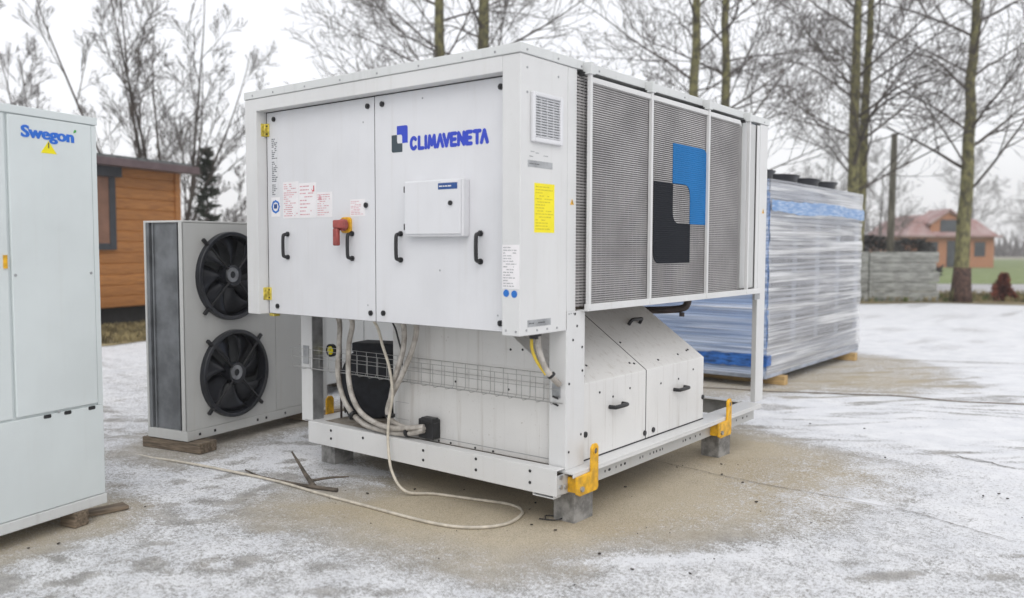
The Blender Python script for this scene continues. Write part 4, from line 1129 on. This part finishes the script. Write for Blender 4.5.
# ------------------------------------------------------------------ BRICK HOUSE
hp = site(68, 35.0)
bh = thing('brick_house', 'distant orange brick house with snow dusted red roof and gable dormer', 'house', hp, math.atan2(RH.y, RH.x))
q = MB(); q.box(-3.4, 3.6, 0, 7, 0, 2.55); q.build('wall', 'brick', bh)
def hip(q, x0, x1, y0, y1, z0, z1, inset):
    i = len(q.v); q.v += [(x0, y0, z0), (x1, y0, z0), (x1, y1, z0), (x0, y1, z0), (x0 + inset, y0 + inset * .9, z1), (x1 - inset, y0 + inset * .9, z1), (x1 - inset, y1 - inset * .9, z1), (x0 + inset, y1 - inset * .9, z1)]
    q.f += [tuple(i + k for k in f) for f in ((0, 3, 2, 1), (4, 5, 6, 7), (0, 1, 5, 4), (1, 2, 6, 5), (2, 3, 7, 6), (3, 0, 4, 7))]
q = MB(); hip(q, -3.8, 3.7, -.5, 7.5, 2.55, 3.9, 1.3); hip(q, -2.5, 2.4, .9, 6.1, 3.9, 4.3, .9)
hr = q.build('roof', 'redroof', bh)
q = MB(); q.box(-3.85, 3.95, -.55, 7.55, 2.45, 2.6); q.build('eaves', 'redroof', bh)
q = MB(); q.prism([(-1.6, 2.6), (1.2, 2.6), (1.2, 3.5), (-.2, 4.45), (-1.6, 3.5)], 1, -.2, 3); dm = q.build('dormer', 'brick', bh)
q = MB(); q.obox((-.98, 1.3, 4.07), (.85, 0, .575), (0, 1.75, 0), (-.04, 0, .06)); q.obox((.58, 1.3, 4.07), (.85, 0, -.575), (0, 1.75, 0), (.04, 0, .06)); q.build('dormer_roof', 'redroof', dm)
def win(x0, x1, z0, z1, y, parent, name='window'):
    q = MB(); q.box(x0 - .08, x1 + .08, y - .04, y, z0 - .08, z1 + .08); w_ = q.build(name, 'frame_dark', parent)
    q = MB(); q.box(x0, x1, y - .055, y - .035, z0, z1); q.build('pane', 'glass', w_); return w_
win(-.8, .4, 2.95, 3.75, -.2, dm); win(-2.4, -1.0, 1.0, 2.0, 0, bh); win(2.1, 2.8, 1.0, 2.0, 0, bh); 
win(-.1, .7, .15, 2.1, 0, bh, 'door')

# ------------------------------------------------------------------ CONCRETE FENCE / PANEL WALL
cw = thing('concrete_fence', 'grey weathered fence of horizontal concrete panels beyond the wrapped unit', 'fence', site(24.6, 12.42), math.atan2(RH.y, RH.x))
hgt = [.30, .27, .31, .26, .32]
for sgm in range(5):
    z = 0; x1 = -sgm * 2.06
    for i, h in enumerate(hgt):
        dx = [.0, -.06, .0, -.09, -.03][i] if sgm == 0 else 0
        q = MB(); q.box(x1 - 1.98, x1 + dx - .02, -.03 + .02 * (i % 2), .05 + .015 * (i % 3), z + .004, z + h - .012)
        q.box(x1 - 1.96, x1 + dx - .06, -.045 + .02 * (i % 2), .0, z + h * .25, z + h * .72)
        q.build('fence_panel', 'slab', cw, .012); z += h
    q = MB(); q.box(x1 - 2.06, x1 - 1.98, -.05, .08, 0, 1.43); q.build('fence_post', 'slab', cw, .01)

# ------------------------------------------------------------------ TREES
def grow(mb, p, d, L, r, level, rnd, up, cfg):
    n = cfg['seg'][level]; pts = [p]; rs = [r]; sides = (6, 5, 3, 3)[level]
    for i in range(n):
        d = (d + Vector((rnd.gauss(0, 1), rnd.gauss(0, 1), rnd.gauss(0, 1))) * cfg['wig'][level] + Vector((0, 0, up * (.5 + i / n)))).normalized()
        p = p + d * (L / n); pts.append(p); rs.append(max(cfg['rmin'], r * (1 - .82 * (i + 1) / n)))
    mb.tube(pts, rs, sides, False)
    if level >= cfg['depth']: return
    k = cfg['kids'][level]
    for j in range(k):
        t = .18 + .80 * (j + rnd.random() * .8) / k; f = t * n; i = min(int(f), n - 1)
        q = pts[i].lerp(pts[i + 1], f - i); ax = (pts[i + 1] - pts[i]).normalized()
        side = ax.orthogonal(); side.rotate(Matrix.Rotation(rnd.uniform(0, 2 * PI), 3, ax)); ang = rnd.uniform(.42, .85)
        nd = (ax * math.cos(ang) + side.normalized() * math.sin(ang)); nd.z += .12; nd.normalize()
        grow(mb, q, nd, L * rnd.uniform(.42, .70) * (1.12 - .55 * t), rs[i] * .60, level + 1, rnd, up * .9, cfg)
CFG = dict(seg=(9, 6, 4, 3), wig=(.07, .085, .10, .12), kids=(7, 5, 3, 0), depth=3, rmin=.0056)
CFG_M = dict(seg=(7, 5, 4, 3), wig=(.06, .08, .10, .12), kids=(6, 5, 2, 0), depth=3, rmin=.0060)
CFG_LITE = dict(seg=(6, 4, 3, 3), wig=(.08, .12, .18, .25), kids=(7, 5, 3, 0), depth=2, rmin=.010)
def tree(label, loc, H, r0, lean, seed, nprim=26, first=.22, plen=3.4, cfg=CFG, group='bare trees along the yard edge', up=.05, mtrunk='bark', mtwig='twig', cutoff=1.0, ang=(.75, 1.25)):
    rnd = random.Random(seed); r = thing('bare_tree', label, 'tree', loc, 0, group)
    q = MB(); pts = []; rs = []; n = 18; wx, wy = 0, 0
    for i in range(n + 1):
        t = i / n; wx += rnd.gauss(0, .03); wy += rnd.gauss(0, .03)
        pts.append(Vector((lean[0] * t * H + wx, lean[1] * t * H + wy, t * H))); rs.append(max(.02, r0 * (1 - .80 * t) * (1.30 if i == 0 else 1)))
    q.tube(pts, rs, 12); q.build('trunk', mtrunk, r, 0, 'all')
    q = MB()
    for k in range(nprim):
        t = first + (1 - first) * (k + rnd.random()) / nprim; f = min(t, .995) * n; i = int(f); p = pts[i].lerp(pts[i + 1], f - i)
        a = k * 2.4 + rnd.uniform(-.5, .5); el = rnd.uniform(*ang)
        d = Vector((math.cos(a) * math.sin(el), math.sin(a) * math.sin(el), math.cos(el)))
        L = plen * (1.08 - .65 * (t - first) / (1 - first)) * rnd.uniform(.75, 1.2)
        grow(q, p, d, L, min(rs[i] * rnd.uniform(.16, .34), .05), 0, rnd, rnd.uniform(-.05, .05) if up < .06 else up, cfg)
    q.build('branches', mtwig, r)
    return r
tree('bare mossy tree standing left of its twin above the chiller logo door', (-11.55, 11.35, 0), 13, .20, (-.002, .0), 11, 28)
tree('bare mossy tree standing right of its twin above the chiller logo door', (-10.9, 12.1, 0), 13.5, .225, (-.004, .0), 12, 28)
tree('slim bare tree above the chiller guard, left of its twin', (-7.0, 15.8, 0), 13, .175, (-.008, -.006), 13, 26)
tree('slim bare tree above the chiller guard, right of its twin', (-6.5, 16.5, 0), 13, .165, (-.002, .0), 14, 26)
tree('bare tree rising behind the wrapped unit, left of its twin', site(24.5, 9.76), 14, .20, (-.010, -.008), 15, 30, plen=4.0)
tree('bare tree rising behind the wrapped unit, right of its twin', site(25.0, 10.22), 14, .175, (.014, .011), 16, 28, plen=4.0)
tr7 = tree('tall bare tree with reddish base in the verge before the brick house', site(24.5, 13.0), 14, .215, (.018, .014), 17, 30, plen=4.4)
q = MB(); q.tube([(0, 0, -.02), (0, 0, .25), (.0, 0, .6), (.01, 0, 1.0)], [.31, .28, .255, .232], 14); q.build('bark_collar', 'redbark', tr7, 0, 'all')
# multi stem tree behind the cabin
def multi(label, loc, stems, H, seed, spread=.35, r0=.10, cfg=CFG, plen=2.6, mt='twig', group='bare trees along the yard edge', nprim=9):
    rnd = random.Random(seed); r = thing('bare_tree', label, 'tree', loc, 0, group); q = MB(); b_ = MB()
    for s in range(stems):
        a = 2 * PI * s / stems + rnd.uniform(-.4, .4); d = Vector((math.cos(a) * spread * rnd.uniform(.4, 1.2), math.sin(a) * spread * rnd.uniform(.4, 1.2), 1)).normalized()
        p = Vector((math.cos(a) * .15, math.sin(a) * .15, 0)); pts = [p]; rs = [r0]; n = 12; HH = H * rnd.uniform(.75, 1.1)
        for i in range(n):
            d = (d + Vector((rnd.gauss(0, .05), rnd.gauss(0, .05), .03))).normalized(); p = p + d * HH / n; pts.append(p); rs.append(max(.012, r0 * (1 - .9 * (i + 1) / n)))
        q.tube(pts, rs, 8)
        for k in range(nprim):
            t = .2 + .78 * (k + rnd.random()) / nprim; f = t * n; i = min(int(f), n - 1); pp = pts[i].lerp(pts[i + 1], f - i)
            ax = (pts[i + 1] - pts[i]).normalized(); sd = ax.orthogonal().normalized(); sd.rotate(Matrix.Rotation(rnd.uniform(0, 6.28), 3, ax)); an = rnd.uniform(.35, .7)
            grow(b_, pp, ax * math.cos(an) + sd * math.sin(an), plen * (1.2 - .7 * t) * rnd.uniform(.7, 1.2), rs[i] * .55, 0, rnd, .06, cfg)
    q.build('trunk', mt, r, 0, 'all'); b_.build('branches', mt, r); return r
multi('spreading many stemmed bare tree rising behind the log cabin roof', (-17.9, 7.75, 0), 8, 8.0, 23, .29, .062, CFG_M, 2.1, nprim=7)
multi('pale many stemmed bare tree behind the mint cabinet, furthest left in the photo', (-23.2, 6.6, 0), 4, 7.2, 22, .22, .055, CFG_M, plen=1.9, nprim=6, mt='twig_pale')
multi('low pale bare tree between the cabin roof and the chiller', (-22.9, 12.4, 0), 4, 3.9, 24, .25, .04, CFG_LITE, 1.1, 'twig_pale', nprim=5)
# wooden pole with a snapped limb beside the wrapped unit
q = MB(); q.tube([(0, 0, 0), (.01, 0, 3), (.03, 0, 5.1)], [.12, .105, .09], 12)
pr = q.build('wooden_pole', 'pole', None, 0, 'all'); pr.location = (-4.5, 24.4, 0); tag(pr, 'short grey wooden pole between the twin trees and the brick house', 'pole')

def foliage(label, name, cat, loc, H, R, m, seed, n=1400, shape='cone', leaf=.10, group=None):
    rnd = random.Random(seed); r = thing(name, label, cat, loc, 0, group)
    q = MB(); q.tube([(0, 0, 0), (0, 0, H * .9)], [max(.02, R * .08), .012], 8); q.build('trunk', 'twig', r)
    q = MB()
    for _ in range(n):
        t = rnd.random() ** (1.3 if shape == 'cone' else 1); a = rnd.uniform(0, 2 * PI)
        if shape == 'cone': rad = R * (1.02 - t) * math.sqrt(rnd.random()) * (.75 + .35 * math.sin(a * 3 + t * 9))
        else: rad = R * math.sqrt(max(0, 1 - (2 * t - 1) ** 2)) * rnd.random() ** .4 * (.8 + .25 * math.sin(a * 2 + t * 7))
        c = Vector((rad * math.cos(a), rad * math.sin(a), .03 * H + t * H * .96))
        d = Vector((math.cos(a), math.sin(a), rnd.uniform(-.2, .9))).normalized(); e = d.cross(Vector((rnd.gauss(0, 1), rnd.gauss(0, 1), rnd.gauss(0, 1)))).normalized()
        s = leaf * rnd.uniform(.6, 1.5); i = len(q.v)
        q.v += [tuple(c - e * s * .28), tuple(c + e * s * .28), tuple(c + d * s + e * s * .1), tuple(c + d * s - e * s * .1)]; q.f.append((i, i + 1, i + 2, i + 3))
    q.build('foliage', m, r); return r
foliage('narrow dark conifer standing at the right end of the log cabin', 'conifer_tree', 'tree', (-17.2, 8.65, 0), 4.1, .55, 'conifer', 31, 700, leaf=.17)
foliage('thin dark conifer tip rising just left of the chiller cabinet', 'conifer_tree', 'tree', (-22.6, 15.6, 0), 3.6, .45, 'conifer', 32, 900, leaf=.2)
foliage('small rusty brown cypress at the road verge', 'dwarf_cypress', 'shrub', site(25.0, 14.5), .80, .36, 'rust', 33, 2200, leaf=.10)
for i, (d_, s_, h_, R_, lb) in enumerate([(33, 14.0, 2.0, 1.3, 'dark bare hedge bush behind the concrete fence, nearest the twin trees'), (34, 16.0, 1.9, 1.2, 'dark bare hedge bush behind the concrete fence, nearest the brick house')]):
    foliage(lb, 'hedge_bush', 'shrub', site(d_, s_), h_, R_, 'hedge', 40 + i, 1500, 'ball', .16, 'hedge bushes behind the concrete fence')

# distant bare trees : one grown, the rest copies
far_labels = ['hazy bare tree right of the brick house, at the photo edge', 'hazy bare tree behind the roof of the brick house', 'hazy bare tree left of the brick house', 'hazy bare tree seen between the wrapped unit and the wooden pole', 'hazy bare tree behind the two slim trees above the guard', 'hazy bare tree far behind the chiller end by the conifer tip', 'hazy bare tree far beyond the right yard edge, behind the dwarf cypress']
spots = [(92, 58.5, 1.0), (88, 47.5, 1.1), (60, 26.0, .85), (64, 24.0, 1.0), (70, 16, 1.0), (66, -17.6, .8), (80, 49.5, .8)]
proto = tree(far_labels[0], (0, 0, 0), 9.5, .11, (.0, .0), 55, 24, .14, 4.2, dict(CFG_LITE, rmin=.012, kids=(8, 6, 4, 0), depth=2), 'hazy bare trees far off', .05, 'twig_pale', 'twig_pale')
for i, (d_, s_, k_) in enumerate(spots):
    if i == 0: o = proto
    else:
        o = proto.copy(); COL.objects.link(o)
        for c_ in list(proto.children):
            cc = c_.copy(); COL.objects.link(cc); cc.parent = o
        o['label'] = far_labels[i]
    o.location = site(d_, s_); o.rotation_euler = (0, 0, i * 1.7); o.scale = (k_, k_, k_)
# far wood on the skyline
q = MB(); r = random.Random(77)
for _ in range(5200):
    s = r.uniform(-190, 190); d_ = r.uniform(150, 185); h = r.uniform(2.5, 8) * (.75 + .35 * math.sin(s * .11) + .2 * math.sin(s * .37))
    c = Vector(site(d_, s)); tip = c + Vector((r.gauss(0, .9), r.gauss(0, .9), h)); mid_ = c.lerp(tip, .5) + Vector((r.gauss(0, .3), r.gauss(0, .3), 0))
    q.tube([c, mid_, tip], [.22, .15, .04], 3, False)
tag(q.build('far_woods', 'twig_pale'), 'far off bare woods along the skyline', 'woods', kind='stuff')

# grass on the verge and by the cabin
def tufts(name, label, m, area, n, h, seed):
    r = random.Random(seed); q = MB()
    for _ in range(n):
        x, y = area(r)
        for k in range(7):
            a = r.uniform(0, 6.28); l = h * r.uniform(.5, 1.3); bx, by = x + r.gauss(0, .04), y + r.gauss(0, .04); dx, dy = math.cos(a) * l * .5, math.sin(a) * l * .5
            w_ = .006 + .05 * h * .3; i = len(q.v); px_, py_ = -math.sin(a) * w_, math.cos(a) * w_
            q.v += [(bx - px_, by - py_, 0), (bx + px_, by + py_, 0), (bx + dx * .4, by + dy * .4, l * .7), (bx + dx, by + dy, l)]; q.f += [(i, i + 1, i + 2), (i + 1, i + 3, i + 2)]
    return tag(q.build(name, m), label, 'grass', kind='stuff')
tufts('verge_grass', 'dry and brown tufts of grass along the road verge', 'deadgrass', lambda r: site(r.uniform(24.2, 28.8), r.uniform(4, 26))[:2], 1500, .16, 61)
tufts('verge_weeds', 'green weeds among the dry grass of the verge', 'grassblade', lambda r: site(r.uniform(24.4, 27), r.uniform(10, 20))[:2], 500, .14, 62)
tufts('dry_grass', 'dry straw coloured grass in front of the log cabin', 'deadgrass', lambda r: (r.uniform(-13.0, -10.6), r.uniform(2.0, 6.8)), 1100, .13, 63)

# ------------------------------------------------------------------ LIGHT, SKY, CAMERA
EL, AZ = math.radians(44), math.radians(48)      # soft high light from the right of the picture
sd = Vector((math.cos(EL) * math.cos(AZ), -math.cos(EL) * math.sin(AZ), math.sin(EL)))
w = bpy.data.worlds.new('World'); SC.world = w; w.use_nodes = True
t = w.node_tree; t.nodes.clear()
out = t.nodes.new('ShaderNodeOutputWorld'); bg = t.nodes.new('ShaderNodeBackground'); bg2 = t.nodes.new('ShaderNodeBackground'); ad = t.nodes.new('ShaderNodeAddShader')
sky = t.nodes.new('ShaderNodeTexSky'); sky.sky_type = 'NISHITA'; sky.sun_disc = False; sky.sun_elevation = EL; sky.sun_rotation = math.atan2(sd.x, sd.y); sky.air_density = 1.0; sky.dust_density = 3.0
hs_ = t.nodes.new('ShaderNodeHueSaturation'); hs_.inputs['Saturation'].default_value = .35
t.links.new(sky.outputs[0], hs_.inputs['Color']); t.links.new(hs_.outputs[0], bg.inputs['Color']); bg.inputs['Strength'].default_value = .05
tc = t.nodes.new('ShaderNodeTexCoord'); nz = t.nodes.new('ShaderNodeTexNoise'); nz.inputs['Scale'].default_value = 2.2; nz.inputs['Detail'].default_value = 4
t.links.new(tc.outputs['Generated'], nz.inputs['Vector'])
cl_ = mix(t, nz.outputs['Fac'], (.70, .70, .715), (.84, .835, .85)); t.links.new(cl_, bg2.inputs['Color']); bg2.inputs['Strength'].default_value = 1.17
t.links.new(bg.outputs[0], ad.inputs[0]); t.links.new(bg2.outputs[0], ad.inputs[1]); t.links.new(ad.outputs[0], out.inputs[0])
sl_ = bpy.data.lights.new('sun', 'SUN'); sl_.energy = .7; sl_.angle = math.radians(50); sl_.color = (1, .975, .94)
so_ = bpy.data.objects.new('sun', sl_); COL.objects.link(so_); so_.rotation_euler = sd.to_track_quat('Z', 'Y').to_euler()

cd = bpy.data.cameras.new('camera'); cam = bpy.data.objects.new('camera', cd); COL.objects.link(cam); SC.camera = cam
pitch, roll, yaw = .0610622, .00288531, -.66574816
Fv = Vector((math.sin(yaw) * math.cos(pitch), math.cos(yaw) * math.cos(pitch), -math.sin(pitch)))
R0 = Vector((math.cos(yaw), -math.sin(yaw), 0)); U0 = R0.cross(Fv)
Rv = R0 * math.cos(roll) + U0 * math.sin(roll); Uv = -R0 * math.sin(roll) + U0 * math.cos(roll)
mw = Matrix(((Rv.x, Uv.x, -Fv.x, CX), (Rv.y, Uv.y, -Fv.y, CY), (Rv.z, Uv.z, -Fv.z, 1.55), (0, 0, 0, 1)))
cam.matrix_world = mw
cd.sensor_width = 36; cd.lens = 36 * 847.441 / 1024; cd.clip_end = 2000; cd.clip_start = .05
cd.dof.use_dof = True; cd.dof.focus_distance = 5.5; cd.dof.aperture_fstop = 1.15
vs = SC.view_settings; vs.view_transform = 'Standard'; vs.look = 'None'; vs.exposure = .02; vs.gamma = 1; vs.use_curve_mapping = False
SC.cycles.max_bounces = 8; SC.cycles.transparent_max_bounces = 12
# ------------------------------------------------------------------ AIR
hb = MB(); hb.box(-215, 215, -215, 215, -1.06, 18)
hm = bpy.data.materials.new('misty_air'); hm.use_nodes = True; ht_ = hm.node_tree; ht_.nodes.clear()
ho = ht_.nodes.new('ShaderNodeOutputMaterial'); pv = ht_.nodes.new('ShaderNodeVolumePrincipled')
pv.inputs['Color'].default_value = (.97, .975, .985, 1); pv.inputs['Density'].default_value = .0018; pv.inputs['Anisotropy'].default_value = 0
ht_.links.new(pv.outputs[0], ho.inputs['Volume'])
tag(hb.build('haze', hm), 'thin pale winter mist over the yard', 'haze', kind='stuff')
